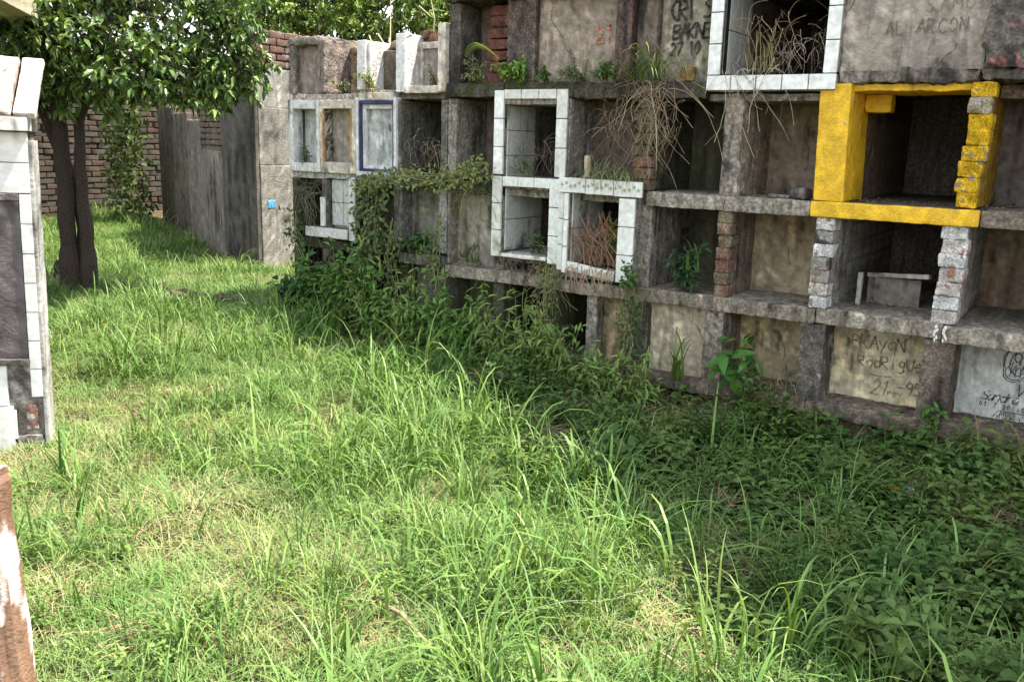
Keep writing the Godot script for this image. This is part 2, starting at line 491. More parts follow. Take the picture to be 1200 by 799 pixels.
func main_block() -> void:
	var b := thing("burial_niche_block", V(-2.0, 0, -1.0), "long weathered concrete wall of stacked burial niches with yellow framed opening", "niche wall")
	var grey := K(C_GREY, 0.12, {"green": 0.12})
	var grey2 := K(Color(0.34, 0.28, 0.22), 0.0, {"alt": Color(0.25, 0.2, 0.155)})
	var mossy := K(Color(0.13, 0.125, 0.085), 0.3, {"green": 0.35})
	var inner_concrete := K(Color(0.27, 0.235, 0.2), 0.08)  # plain concrete tone for the niche insides
	var beige := K(C_BEIGE, -0.05, {"alt": Color(0.27, 0.225, 0.165), "green": 0.1})
	var ochre := K(C_OCHRE, -0.05, {"alt": Color(0.30, 0.25, 0.17), "green": 0.1})
	var brown := K(C_BROWN, 0.08, {"alt": Color(0.25, 0.2, 0.155)})
	var purple := K(Color(0.13, 0.095, 0.09), 0.25, {"alt": Color(0.2, 0.13, 0.105)})
	var yellow := K(C_YELLOW, -0.35, {"fine": 0.45, "chip": -0.1, "chipcol": Color(0.36, 0.29, 0.18)})
	var yellow2 := K(C_YELLOW, -0.3, {"chip": 0.02, "chipcol": Color(0.26, 0.2, 0.14)})
	var whitebr := K(Color(0.8, 0.78, 0.76), -0.3, {"chip": 0.02, "chipcol": Color(0.24, 0.19, 0.15)})
	var pinkbr := K(Color(0.72, 0.65, 0.6), -0.25, {"chip": 0.1, "chipcol": Color(0.33, 0.19, 0.14)})
	var redbr := K(Color(0.27, 0.15, 0.11), 0.02, {"chip": 0.2, "chipcol": Color(0.25, 0.22, 0.18)})
	var oldbr := K(Color(0.22, 0.16, 0.11), 0.12, {"chip": 0.25, "chipcol": Color(0.2, 0.19, 0.12), "green": 0.15})
	var blackp := K(Color(0.2, 0.18, 0.15), 0.42, {"chip": 0.04, "chipcol": Color(0.33, 0.32, 0.29)})
	# ---- foot and ledge
	shelf_run(b, -0.35, 0.19, [-4.69, -4.15, -3.6, -2.95, -2.28, -1.6, -0.82, 0.0, 0.75], -0.06, K(C_BROWN, 0.1, {"green": 0.2}), 0.02, "footing")
	shelf_run(b, 0.19, 0.29, [-4.69, -4.15, -3.6, -2.95, -2.28, -1.6, -0.82, 0.0, 0.75], 0.04, K(Color(0.2, 0.165, 0.13), 0.08, {"alt": C_BROWN}), 0.028, "ledge")
	# ---- row 3 (lowest)
	var r3 := niche_row(b, 0.27, 0.80, [[-4.69, -4.62, mossy], [-4.2, -4.09, mossy], [-3.70, -3.57, mossy], [-3.32, -3.23, grey], [-2.98, -2.80, mossy], [-2.36, -2.22, K(C_BROWN, 0.14, {"alt": C_GREY})], [-1.68, -1.52, blackp, M.rubble], [-0.92, -0.74, K(Color(0.27, 0.22, 0.175), 0.1, {"alt": Color(0.17, 0.13, 0.105)}), M.rubble], [-0.05, 0.08, grey], [0.65, 0.75, grey]],
		[[0.25, mossy], [0.7, inner_concrete], [0.5, grey], [0.12, ochre], [0.06, K(Color(0.5, 0.43, 0.31), -0.08, {"alt": Color(0.4, 0.34, 0.25), "green": 0.05})], [0.36, K(Color(0.46, 0.36, 0.2), -0.05, {"alt": Color(0.4, 0.33, 0.22), "green": 0.08})], [0.25, K(Color(0.55, 0.49, 0.34), -0.16, {"alt": Color(0.5, 0.42, 0.25)})], [0.3, K(Color(0.6, 0.61, 0.57), -0.22, {"fine": 0.5})], [0.4, beige]])
	shelf_run(b, 0.80, 0.90, [-4.69, -4.15, -3.62, -2.9, -2.27, -1.59, -0.82, 0.0, 0.75], 0.035, K(Color(0.42, 0.37, 0.3), -0.08, {"alt": Color(0.32, 0.27, 0.215)}), 0.012)
	# ---- row 2
	var r2 := niche_row(b, 0.90, 1.50, [[-4.69, -4.66, grey], [-4.2, -4.11, grey], [-3.66, -3.55, grey], [-2.98, -2.82, grey], [-2.31, -2.22], [-1.65, -1.53], [-0.88, -0.76], [-0.05, 0.08, grey], [0.65, 0.75, grey]],
		[[0.12, grey], [2.0, inner_concrete], [2.0, inner_concrete], [0.7, mossy], [0.5, K(Color(0.42, 0.345, 0.23), -0.04, {"alt": Color(0.33, 0.24, 0.16)})], [2.0, inner_concrete], [1.0, K(Color(0.33, 0.27, 0.19), 0.0, {"alt": Color(0.25, 0.17, 0.12)})], [0.5, grey]])
	pillar_bricks(b, -2.31, -2.21, 0.90, 1.50, 7, [redbr, oldbr, redbr, redbr, oldbr, K(Color(0.3, 0.2, 0.15), 0.05), oldbr], grey2)
	pillar_bricks(b, -1.65, -1.53, 0.90, 1.50, 7, [whitebr, pinkbr, K(Color(0.5, 0.47, 0.43), 0.0, {"chip": 0.3, "chipcol": C_BROWN}), K(Color(0.4, 0.36, 0.32), 0.1), whitebr, K(Color(0.5, 0.46, 0.42), 0.05, {"chip": 0.35, "chipcol": C_DARK}), whitebr], K(Color(0.6, 0.57, 0.53), 0.0, {"chip": 0.2, "chipcol": Color(0.28, 0.23, 0.19)}))
	pillar_bricks(b, -0.89, -0.75, 0.90, 1.50, 7, [pinkbr, whitebr, pinkbr, pinkbr, whitebr, pinkbr, whitebr], K(Color(0.55, 0.5, 0.45), 0.0, {"chip": 0.2, "chipcol": Color(0.3, 0.24, 0.19)}))
	# ---- shelf 2
	shelf_run(b, 1.50, 1.60, [-4.69, -4.15], -0.02, mossy)
	shelf_run(b, 1.50, 1.60, [-4.15, -3.62, -2.86], -0.05, grey)
	shelf_run(b, 1.50, 1.60, [-2.86, -2.27, -1.69], 0.03, K(Color(0.43, 0.38, 0.31), -0.06, {"alt": C_GREY}))
	wb("painted_sill", b, -1.688, -0.70, 1.50, 1.60, 0.002, 0.04, yellow, M.paint, 0.004, 0.01, 0.02)
	wb("shelf", b, -1.686, -0.702, 1.502, 1.598, -2.0, 0.0, K(Color(0.2, 0.165, 0.14), 0.1), M.concrete, 0.004, 0.006)
	shelf_run(b, 1.50, 1.60, [-0.70, 0.0, 0.75], 0.02, grey2)
	# ---- row 1
	var r1 := niche_row(b, 1.60, 2.25, [[-4.69, -4.60, grey], [-4.2, -4.11, grey], [-3.62, -3.53, grey], [-2.99, -2.85], [-2.33, -2.20, K(Color(0.36, 0.295, 0.23), 0.0, {"alt": C_GREY})], [-1.66, -1.50], [-0.83, -0.71], [-0.05, 0.08, grey], [0.65, 0.75, grey]],
		[[0.42, K(Color(0.19, 0.16, 0.14), 0.15)], [2.0, inner_concrete], [0.4, K(Color(0.16, 0.125, 0.1), 0.15, {"green": 0.1})], [0.75, mossy], [0.6, K(Color(0.29, 0.23, 0.18), 0.05, {"alt": Color(0.21, 0.16, 0.125)})], [2.0, inner_concrete], [0.72, K(Color(0.17, 0.145, 0.13), 0.12)], [0.5, grey]])
	wb("painted_pillar", b, -1.69, -1.50, 1.602, 2.33, -0.47, 0.025, yellow, M.paint, 0.003, 0.01, 0.02, -0.03)
	wb("pillar", b, -1.66, -1.505, 1.60, 2.33, -2.0, -0.472, brown, M.concrete, 0.006, 0.01, 0.05)
	pillar_bricks(b, -0.84, -0.715, 1.605, 2.335, 8, [yellow2, yellow2, yellow2, K(C_YELLOW, -0.3, {"chip": 0.1, "chipcol": Color(0.3, 0.22, 0.1)}), yellow2, yellow2, K(Color(0.4, 0.33, 0.2), 0.0, {"chip": 0.3, "chipcol": C_GREY}), yellow2], K(Color(0.5, 0.3, 0.03), 0.0, {"chip": 0.15, "chipcol": Color(0.25, 0.2, 0.13)}), 0.018, 0.035)
	pillar_bricks(b, -2.99, -2.85, 1.60, 2.25, 8, [oldbr, redbr, redbr, oldbr, oldbr, K(Color(0.24, 0.19, 0.12), 0.05, {"green": 0.3}), oldbr, oldbr], mossy, 0.02)
	# ---- shelf 3
	shelf_run(b, 2.25, 2.36, [-4.69, -4.12, -3.5, -2.92, -2.46], 0.03, K(Color(0.11, 0.1, 0.08), 0.3, {"green": 0.25}), 0.022)
	shelf_run(b, 2.23, 2.28, [-2.46, -1.66], -0.03, inner_concrete, 0.01)
	wb("inner_lintel", b, -0.72, 0.75, 2.252, 2.334, -2.0, -0.3, grey2, M.concrete)
	shelf_run(b, 2.336, 2.41, [-1.60, -0.80, 0.0, 0.75], 0.0, K(Color(0.3, 0.27, 0.23), 0.08, {"alt": Color(0.2, 0.175, 0.15)}), 0.045)
	wb("painted_lintel", b, -1.53, -0.80, 2.285, 2.332, -0.5, -0.05, yellow, M.paint, 0.01, 0.01, 0.025)
	wb("painted_corbel", b, -1.50, -1.34, 2.17, 2.283, -0.45, -0.33, yellow, M.paint, 0.006, 0.01, 0.03)
	# ---- row 0 (top)
	var r0 := niche_row(b, 2.36, 2.98, [[-4.69, -4.57, K(Color(0.17, 0.15, 0.13), 0.3, {"green": 0.15}), M.rubble], [-4.12, -3.86, K(Color(0.15, 0.125, 0.11), 0.3, {"alt": Color(0.2, 0.13, 0.105)}), M.rubble], [-3.19, -3.06, purple], [-2.86, -2.84, purple], [-2.47, -2.44, grey]],
		[[0.28, K(Color(0.19, 0.135, 0.115), 0.12)], [0.05, K(Color(0.30, 0.245, 0.195), -0.02, {"alt": Color(0.25, 0.2, 0.165)})], [0.10, K(Color(0.2, 0.13, 0.11), 0.05, {"alt": Color(0.25, 0.22, 0.18)})], [0.03, K(Color(0.28, 0.25, 0.195), 0.0, {"green": 0.15})]])
	# dark brick stub beside the first top bay
	var bp := sub("brick_stub", b, V(-4.25, 2.36, -0.15))
	for i in 7:
		var c := V(-4.24 + rnd(-0.015, 0.015), 2.405 + i * 0.086, -0.16 + rnd(-0.02, 0.02))
		put("brick", rbox(c, V(0.23, 0.075, 0.16), 0.022, 0.012, 0.012, K(Color(0.21, 0.09, 0.065), 0.2 if i > 2 else 0.0)), M.brick, bp, c)
	wb("panel_side", b, -1.64, -1.60, 2.40, 2.98, -2.0, 0.01, grey, M.concrete, 0.005, 0.008, 0.03)
	var alar := wb("closing_panel", b, -1.60, -0.79, 2.40, 2.98, -0.12, -0.012, K(Color(0.36, 0.315, 0.265), 0.0, {"alt": Color(0.26, 0.22, 0.19)}), M.plaster, 0.005, 0.006, 0.024)
	wb("rubble_pier", b, -0.80, -0.5, 2.40, 2.98, -2.0, 0.03, K(Color(0.2, 0.175, 0.155), 0.15, {"chip": 0.08, "chipcol": Color(0.4, 0.17, 0.15)}), M.rubble, 0.04, 0.03, 0.022)
	wb("closing_panel", b, -0.5, 0.75, 2.40, 2.98, -0.2, -0.05, grey2, M.plaster, 0.006, 0.006, 0.05)
	wb("roof_slab", b, -4.70, -2.46, 2.98, 3.09, -2.1, 0.06, K(Color(0.1, 0.09, 0.08), 0.35, {"green": 0.2}), M.rubble, 0.035, 0.03, 0.03)
	wb("roof_slab", b, -2.458, 0.75, 2.982, 3.10, -2.1, 0.04, K(Color(0.12, 0.11, 0.1), 0.3), M.rubble, 0.02, 0.03, 0.04)
	wb("back_wall", b, -4.69, 0.75, -0.3, 2.981, -2.2, -1.895, inner_concrete, M.concrete, 0.005, 0.01, 0.25)
	# ---- writing scratched and painted on the panels (sub-parts of their panels)
	var scratch := Color(0.2, 0.165, 0.105)
	var g := []
	write(g, "BRAyaN", Vector2(-1.395, 0.63), 0.088, 0.63, 0.008, scratch, 0.04)
	write(g, "RodRigUe", Vector2(-1.35, 0.505), 0.08, 0.63, 0.0075, scratch, 0.05)
	g.append(Geo.new())
	stroke(g[-1], PackedVector2Array([Vector2(-1.27, 0.465), Vector2(-1.2, 0.455), Vector2(-1.13, 0.465)]), Vector3.ZERO, 0.006, scratch)
	write(g, "21", Vector2(-1.25, 0.33), 0.10, 0.6, 0.007, Color(0.26, 0.2, 0.14), 0.0, 0.1, 0.1)
	write(g, "nov", Vector2(-1.14, 0.335), 0.045, 0.7, 0.006, Color(0.26, 0.2, 0.14))
	write(g, "-95", Vector2(-1.085, 0.36), 0.085, 0.62, 0.007, scratch)
	text_part(r3[6], g, -0.25)
	g = []
	var pen := Color(0.06, 0.06, 0.065)
	g.append(Geo.new())
	for ring in [[0.07, 0.10, 0.0, 0.0], [0.05, 0.075, 0.005, 0.01], [0.02, 0.028, 0.0, 0.045], [0.085, 0.115, 0.003, 0.0]]:
		var pts := PackedVector2Array()
		for i in 19:
			var a := TAU * i / 18.0
			var rr := 1.0 + rnd(-0.1, 0.1)
			pts.append(Vector2(-0.415 + ring[2] + cos(a) * ring[0] * rr, 0.65 + ring[3] + sin(a) * ring[1] * rr))
		stroke(g[-1], pts, Vector3.ZERO, 0.005, pen)
	for k in 5:
		stroke(g[-1], PackedVector2Array([Vector2(-0.47 + k * 0.025, 0.60 + rnd(-0.02, 0.02)), Vector2(-0.44 + k * 0.02, 0.66 + rnd(-0.02, 0.02)), Vector2(-0.45 + k * 0.03, 0.57)]), Vector3.ZERO, 0.004, pen)
	write(g, "Sandra", Vector2(-0.595, 0.40), 0.065, 0.55, 0.005, pen, -0.02, 0.25, 0.05)
	write(g, "V", Vector2(-0.405, 0.45), 0.075, 0.9, 0.005, pen, 0.0, 0.2)
	write(g, "01 7 20 10 01", Vector2(-0.595, 0.358), 0.03, 0.9, 0.004, pen, -0.02)
	g.append(Geo.new())
	stroke(g[-1], PackedVector2Array([Vector2(-0.52, 0.285), Vector2(-0.48, 0.345), Vector2(-0.2, 0.335), Vector2(-0.24, 0.275), Vector2(-0.52, 0.285)]), Vector3.ZERO, 0.004, pen)
	write(g, "ABDO TU B", Vector2(-0.475, 0.317), 0.027, 0.9, 0.0035, pen, -0.02)
	write(g, "NUEBLI  V", Vector2(-0.485, 0.289), 0.027, 0.9, 0.0035, pen, -0.02)
	text_part(r3[7], g, -0.3)
	g = []
	write(g, "CRI S", Vector2(-2.775, 2.76), 0.125, 0.5, 0.017, Color(0.05, 0.045, 0.04), 0.05, 0.0, 0.09)
	write(g, "BAKNE", Vector2(-2.75, 2.635), 0.1, 0.55, 0.015, Color(0.05, 0.045, 0.04), 0.03, 0.0, 0.09)
	write(g, "27 10", Vector2(-2.765, 2.535), 0.08, 0.55, 0.013, Color(0.06, 0.055, 0.045), 0.04, 0.0, 0.1)
	text_part(r0[3], g, -0.03)
	g = []
	write(g, "21", Vector2(-3.37, 2.64), 0.115, 0.75, 0.014, Color(0.42, 0.18, 0.12), 0.0, 0.0, 0.04)
	text_part(r0[1], g, -0.05)
	g = []
	write(g, "AL ARCON", Vector2(-1.35, 2.61), 0.075, 0.76, 0.008, Color(0.15, 0.13, 0.11), 0.02, 0.0, 0.07)
	write(g, "SAMO", Vector2(-1.14, 2.735), 0.075, 0.95, 0.008, Color(0.21, 0.185, 0.16), 0.02, 0.0, 0.08)
	text_part(alar, g, -0.012)
	for q in [[r0[1], -0.05, -3.75, 2.9, 0.5], [r0[1], -0.05, -3.3, 2.5, 0.3], [alar, -0.012, -1.5, 2.9, 0.45], [alar, -0.012, -0.95, 2.55, 0.3], [r2[4], -0.5, -1.95, 1.45, 0.4], [r3[4], -0.06, -2.6, 0.75, 0.35], [r3[5], -0.36, -1.85, 0.78, 0.4], [r1[4], -0.6, -1.9, 2.2, 0.5], [r3[3], -0.12, -3.1, 0.75, 0.3], [r3[6], -0.25, -1.02, 0.78, 0.25]]:
		var cg := Geo.new()
		var pts := PackedVector2Array()
		var at := Vector2(q[2], q[3])
		var head := rnd(-2.6, -0.6)
		for k in int(q[4] / 0.022):
			pts.append(at)
			head += rnd(-0.55, 0.55)
			head = lerpf(head, -1.5, 0.12)
			at += Vector2(cos(head), sin(head)) * 0.022
		stroke(cg, pts, Vector3.ZERO, 0.0035, Color(0.05, 0.042, 0.036))
		put("crack", cg.mesh(), M.ink, q[0], V(0, 0, q[1] + 0.006))
	var lg := Geo.new()
	for q in [[-0.855, 0.05], [-0.80, 0.1]]:
		lg = Geo.new()
		for k in 6:
			var x: float = q[0] + rnd(-0.01, 0.01)
			var y: float = 0.9 - k * 0.016
			lg.leaf(V(x, y, 0.05), V(0.1, -1, 0), V(0, 0, 1), 0.03, 0.02 - k * 0.002, Color(0.7, 0.69, 0.66), 0.0, 0.0)
		put("paint_drip", lg.mesh(), M.ink, b)
	for q in [[-1.5, -0.86, 1.605, -0.5, 0.0], [-1.5, -0.9, 0.905, -0.5, 0.02], [-2.2, -1.7, 1.605, -0.4, 0.0], [-0.7, -0.1, 1.605, -0.5, 0.0]]:
		lg = Geo.new()
		for k in 130:
			var d := rdir()
			lg.leaf(V(rnd(q[0], q[1]), q[2] + rnd(0.0, 0.012), rnd(q[3], q[4])), V(d.x, 0.15, d.z), V(0, 1, 0), rnd(0.012, 0.05), rnd(0.008, 0.02), shade_of([Color(0.2, 0.14, 0.1), Color(0.3, 0.25, 0.18), Color(0.1, 0.08, 0.07)][k % 3], 0.3), 0.1, 0.1)
		put("leaf_litter", lg.mesh(), M.straw, b).set_meta("kind", "stuff")
	tile_frames(b)

# writing laid 3 mm in front of the panel that it belongs to
func text_part(panel: MeshInstance3D, gs: Array, z: float) -> void:
	for g in gs:
		put("letter", g.mesh(), M.ink, panel, V(0, 0, z + 0.0065))

func tile_frames(b: Node) -> void:
	var w := K(C_WHITE, -0.12, {"fine": 0.4, "dark": Color(0.3, 0.28, 0.22), "chip": -0.02, "chipcol": Color(0.28, 0.25, 0.2)})
	var w2 := K(Color(0.70, 0.70, 0.65), -0.04, {"fine": 0.4, "dark": Color(0.26, 0.25, 0.18), "chip": 0.0, "chipcol": Color(0.25, 0.22, 0.15), "green": -0.02})
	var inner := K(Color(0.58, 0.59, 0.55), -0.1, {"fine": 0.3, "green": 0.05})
	# upper white frame
	var f := sub("tile_frame", b, V(-3.87, 1.66, 0.02))
	tile_run(f, -4.205, -4.11, 1.665, 2.31, 0.04, 3, true, w)
	tile_run(f, -4.11, -3.635, 2.24, 2.315, 0.042, 3, false, w2)
	tile_run(f, -3.635, -3.535, 1.665, 2.315, 0.04, 3, true, w2)
	wb("lintel_core", f, -4.2, -3.54, 2.20, 2.30, -0.3, 0.018, K(C_GREY, 0.1), M.concrete, 0.004)
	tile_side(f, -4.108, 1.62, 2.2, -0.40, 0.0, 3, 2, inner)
	# lower white frame
	f = sub("tile_frame", b, V(-3.87, 1.0, 0.02))
	tile_run(f, -4.205, -4.11, 1.015, 1.655, 0.045, 3, true, w2)
	tile_run(f, -4.11, -3.665, 1.575, 1.655, 0.04, 3, false, w)
	tile_run(f, -3.665, -3.565, 1.0, 1.655, 0.05, 3, true, w)
	wb("lintel_core", f, -4.2, -3.56, 1.56, 1.65, -0.3, 0.016, K(C_GREY, 0.1), M.concrete, 0.004)
	wb("sill_slab", f, -4.10, -3.67, 1.02, 1.05, -0.4, 0.06, w2, M.tile, 0.004, 0.006, 0.03)
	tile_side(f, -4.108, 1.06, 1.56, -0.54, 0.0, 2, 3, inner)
	wb("floor_slab", f, -4.10, -3.66, 0.985, 1.015, -2.0, 0.02, K(C_BROWN, 0.2), M.concrete, 0.006)
	# leaning frame with a patterned lintel
	f = sub("tile_frame", b, V(-3.2, 0.9, 0.05))
	var lean := 0.045
	tile_run(f, -3.555, -3.505, 0.97, 1.56, 0.09, 3, true, w2)
	tile_run(f, -3.50, -3.455, 0.955, 1.56, 0.105, 3, true, w)
	for i in 3:
		var t := tile(f, lerpf(-3.545, -2.85, i / 3.0), lerpf(-3.545, -2.85, (i + 1) / 3.0), 1.56 - i * 0.004, 1.675 - i * 0.004, 0.115, w)
		var g := Geo.new()
		for q in 6:      # little raised garlands on the lintel tiles
			var cx := lerpf(-3.53, -2.86, (i * 6 + q + 0.5) / 18.0)
			for e in 4:
				var a := TAU * e / 4.0 + q
				g.leaf(V(cx, 1.62 + 0.014 * sin(q * 2.0), 0.0), V(cos(a), sin(a), 0), V(0, 0, 1), 0.017, 0.009, Color(0.3, 0.32, 0.24), 0.05, 0.0)
		put("garland_pattern", g.mesh(), M.ink, t, V(0, -0.004 * i, 0.1185))
	tile_run(f, -3.035, -2.90, 0.93, 1.545, 0.11, 3, true, w)
	for i in 4:
		var t2 := tile(f, lerpf(-3.45, -3.04, i / 4.0), lerpf(-3.45, -3.04, (i + 1) / 4.0), 0.975 - i * 0.012, 1.05 - i * 0.012, 0.12, w2)
		t2.rotation.z = -0.08
	wb("frame_core", f, -3.55, -3.46, 0.95, 1.66, -0.3, 0.066, K(C_GREY, 0.1), M.concrete, 0.004)
	wb("frame_core", f, -3.03, -2.905, 0.93, 1.66, -0.3, 0.086, K(C_GREY, 0.1), M.concrete, 0.004)
	wb("frame_core", f, -3.46, -3.03, 1.565, 1.66, -0.3, 0.09, K(C_GREY, 0.1), M.concrete, 0.004)
	wb("frame_core", f, -3.46, -3.03, 0.925, 1.0, -0.3, 0.09, K(C_GREY, 0.1), M.concrete, 0.004)
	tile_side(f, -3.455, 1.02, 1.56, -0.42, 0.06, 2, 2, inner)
	# white frame of the top row
	f = sub("tile_frame", b, V(-2.03, 2.28, 0.02))
	tile_run(f, -2.455, -2.365, 2.39, 2.99, 0.05, 3, true, w)
	tile_run(f, -1.69, -1.60, 2.39, 2.99, 0.05, 3, true, w)
	tile_run(f, -2.455, -1.60, 2.29, 2.39, 0.053, 5, false, w)
	wb("frame_core", f, -2.45, -2.37, 2.39, 2.98, -1.9, 0.026, K(C_GREY, 0.1), M.concrete, 0.004, 0.01, 0.05)
	wb("frame_core", f, -1.685, -1.643, 2.39, 2.98, -1.9, 0.026, K(C_GREY, 0.1), M.concrete, 0.004, 0.01, 0.05)
	wb("frame_core", f, -2.45, -1.605, 2.285, 2.388, -1.9, 0.028, K(C_GREY, 0.1), M.concrete, 0.004, 0.01, 0.05)
	wb("black_trim", f, -2.366, -2.352, 2.40, 2.975, -0.03, 0.03, K(Color(0.02, 0.02, 0.022), 0.0), M.tile, 0.001, 0.002, 0.05)
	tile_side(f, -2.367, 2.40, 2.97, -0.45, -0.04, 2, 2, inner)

func left_block() -> void:
	var b := thing("tiled_niche_block", V(-5.6, 0.2, -1.0), "ruined end block of niches faced with white tile and blue trimmed plate", "niche wall")
	var grey := K(Color(0.21, 0.2, 0.17), 0.12, {"green": 0.15})
	var mossy := K(Color(0.12, 0.115, 0.08), 0.25, {"green": 0.3})
	var inner_concrete := K(Color(0.26, 0.23, 0.195), 0.08, {"green": 0.1})  # plain concrete inside the end niches
	var white := K(Color(0.70, 0.69, 0.68), -0.16, {"fine": 0.4, "chip": 0.0, "chipcol": Color(0.3, 0.26, 0.22)})
	var tilew := K(Color(0.6, 0.63, 0.6), -0.12, {"fine": 0.3, "green": 0.02, "chip": -0.08, "chipcol": Color(0.25, 0.22, 0.17)})
	var cream := K(Color(0.6, 0.54, 0.46), -0.12, {"chip": 0.0, "chipcol": Color(0.25, 0.2, 0.15)})
	var orange := K(Color(0.52, 0.26, 0.07), -0.1, {"chip": 0.1, "chipcol": Color(0.4, 0.33, 0.25)})
	# foot, row 3
	shelf_run(b, -0.2, 0.30, [-6.54, -6.1, -5.68, -5.2, -4.693], -0.05, mossy, 0.02, "footing")
	niche_row(b, 0.30, 0.90, [[-6.54, -6.46, mossy], [-6.16, -6.07, K(Color(0.2, 0.17, 0.13), 0.1)], [-5.72, -5.63, K(Color(0.2, 0.17, 0.13), 0.1)], [-5.22, -5.13, mossy], [-4.77, -4.695, grey]], [[0.8, inner_concrete], [0.9, inner_concrete], [0.8, inner_concrete], [0.15, grey]])
	shelf_run(b, 0.90, 0.98, [-6.54, -6.1, -5.68, -5.2], -0.03, mossy)
	shelf_run(b, 0.86, 0.95, [-5.2, -4.693], 0.03, grey)
	# row 2
	niche_row(b, 0.98, 1.54, [[-6.54, -6.47, mossy], [-6.15, -6.09, grey], [-5.79, -5.71], [-5.28, -5.19, K(Color(0.23, 0.22, 0.2), 0.05)], [-4.79, -4.70, K(Color(0.42, 0.42, 0.39), 0.0, {"chip": 0.15, "chipcol": C_GREY})]], [[0.9, inner_concrete], [0.10, tilew], [0.35, mossy], [0.15, grey]])
	var f := sub("tile_frame", b, V(-6.0, 1.0, 0.02))
	tile_run(f, -5.79, -5.71, 1.0, 1.575, 0.03, 2, true, white)
	tile_run(f, -6.33, -5.79, 1.01, 1.105, 0.05, 3, false, white)
	tile_run(f, -6.15, -6.09, 1.11, 1.38, 0.03, 1, true, white)
	for i in 2:
		for j in 2:
			tile(f, -6.085 + j * 0.145, -5.94 + j * 0.145, 1.12 + i * 0.21, 1.33 + i * 0.21, -0.06, tilew)
	wb("pillar", b, -5.79, -5.71, 0.98, 1.54, -2.0, 0.005, grey, M.concrete, 0.004)
	wb("sill_core", f, -6.32, -5.80, 1.0, 1.1, -0.3, 0.02, grey, M.concrete, 0.008)
	shelf_run(b, 1.54, 1.60, [-6.54, -6.13, -5.68, -5.2], -0.01, white, 0.006)
	shelf_run(b, 1.52, 1.62, [-5.2, -4.693], 0.0, mossy)
	# row 1: three framed plates and one dark opening
	niche_row(b, 1.60, 2.24, [[-6.54, -6.50, grey], [-6.16, -6.10, grey], [-5.71, -5.66, grey], [-5.25, -5.19, grey], [-4.76, -4.693, grey]], [[0.14, tilew], [0.10, K(Color(0.36, 0.32, 0.27), 0.0)], [0.03, K(Color(0.46, 0.48, 0.47), -0.08, {"green": 0.04})], [0.6, K(Color(0.24, 0.21, 0.18), 0.12)]])
	f = sub("plaster_frame", b, V(-6.33, 1.6, 0))
	wb("stile", f, -6.545, -6.485, 1.60, 2.24, -0.1, 0.03, white, M.plaster, 0.003)
	wb("stile", f, -6.185, -6.14, 1.60, 2.24, -0.1, 0.03, white, M.plaster, 0.003)
	wb("rail", f, -6.484, -6.186, 2.16, 2.24, -0.1, 0.033, white, M.plaster, 0.003)
	wb("rail", f, -6.484, -6.186, 1.60, 1.68, -0.1, 0.033, white, M.plaster, 0.003)
	f = sub("plaster_frame", b, V(-5.9, 1.6, 0))
	wb("stile", f, -6.135, -6.10, 1.60, 2.24, -0.1, 0.035, cream, M.plaster, 0.003)
	wb("stile", f, -5.735, -5.69, 1.60, 2.24, -0.1, 0.035, cream, M.plaster, 0.003)
	wb("rail", f, -6.099, -5.736, 2.165, 2.24, -0.1, 0.03, cream, M.plaster, 0.003)
	wb("rail", f, -6.099, -5.736, 1.60, 1.695, -0.1, 0.03, cream, M.plaster, 0.003)
	wb("orange_trim", f, -6.098, -6.085, 1.697, 2.163, 0.018, 0.036, orange, M.paint, 0.001, 0.003)
	wb("orange_trim", f, -5.75, -5.737, 1.697, 2.163, 0.018, 0.036, orange, M.paint, 0.001, 0.003)
	f = sub("plaster_frame", b, V(-5.45, 1.6, 0))
	var blue := K(Color(0.035, 0.04, 0.13), -0.3)
	wb("stile", f, -5.685, -5.655, 1.59, 2.26, -0.1, 0.04, white, M.plaster, 0.003)
	wb("stile", f, -5.25, -5.215, 1.59, 2.26, -0.1, 0.04, white, M.plaster, 0.003)
	wb("rail", f, -5.654, -5.251, 2.235, 2.30, -0.1, 0.03, cream, M.plaster, 0.006)
	wb("rail", f, -5.654, -5.251, 1.59, 1.63, -0.1, 0.045, white, M.plaster, 0.003)
	wb("blue_trim", f, -5.653, -5.638, 1.632, 2.233, -0.05, 0.03, blue, M.tile, 0.001, 0.003)
	wb("blue_trim", f, -5.268, -5.252, 1.632, 2.233, -0.05, 0.03, blue, M.tile, 0.001, 0.003)
	wb("blue_trim", f, -5.636, -5.27, 2.205, 2.233, -0.05, 0.03, blue, M.tile, 0.001, 0.003)
	wb("blue_trim", f, -5.636, -5.27, 1.632, 1.652, -0.05, 0.03, blue, M.tile, 0.001, 0.003)
	wb("inner_band", f, -5.636, -5.60, 1.654, 2.203, -0.05, 0.0, white, M.plaster, 0.002, 0.004)
	wb("inner_band", f, -5.30, -5.27, 1.654, 2.203, -0.05, 0.0, white, M.plaster, 0.002, 0.004)
	wb("inner_band", f, -5.599, -5.301, 2.165, 2.203, -0.05, 0.0, white, M.plaster, 0.002, 0.004)
	wb("inner_band", f, -5.599, -5.301, 1.654, 1.685, -0.05, 0.0, white, M.plaster, 0.002, 0.004)
	shelf_run(b, 2.24, 2.30, [-6.54, -6.13, -5.688], -0.02, cream, 0.012)
	shelf_run(b, 2.24, 2.30, [-5.2, -4.693], -0.02, K(Color(0.2, 0.18, 0.15), 0.2), 0.012)
	shelf_run(b, 2.30, 2.325, [-5.688, -5.2], -0.02, cream, 0.012)
	# row 0: sooty niche, broken open niche, white post, white frame with inset plate
	wb("pillar", b, -6.54, -6.47, 2.30, 2.74, -0.5, 0.0, K(Color(0.3, 0.26, 0.225), 0.15), M.rubble, 0.012)
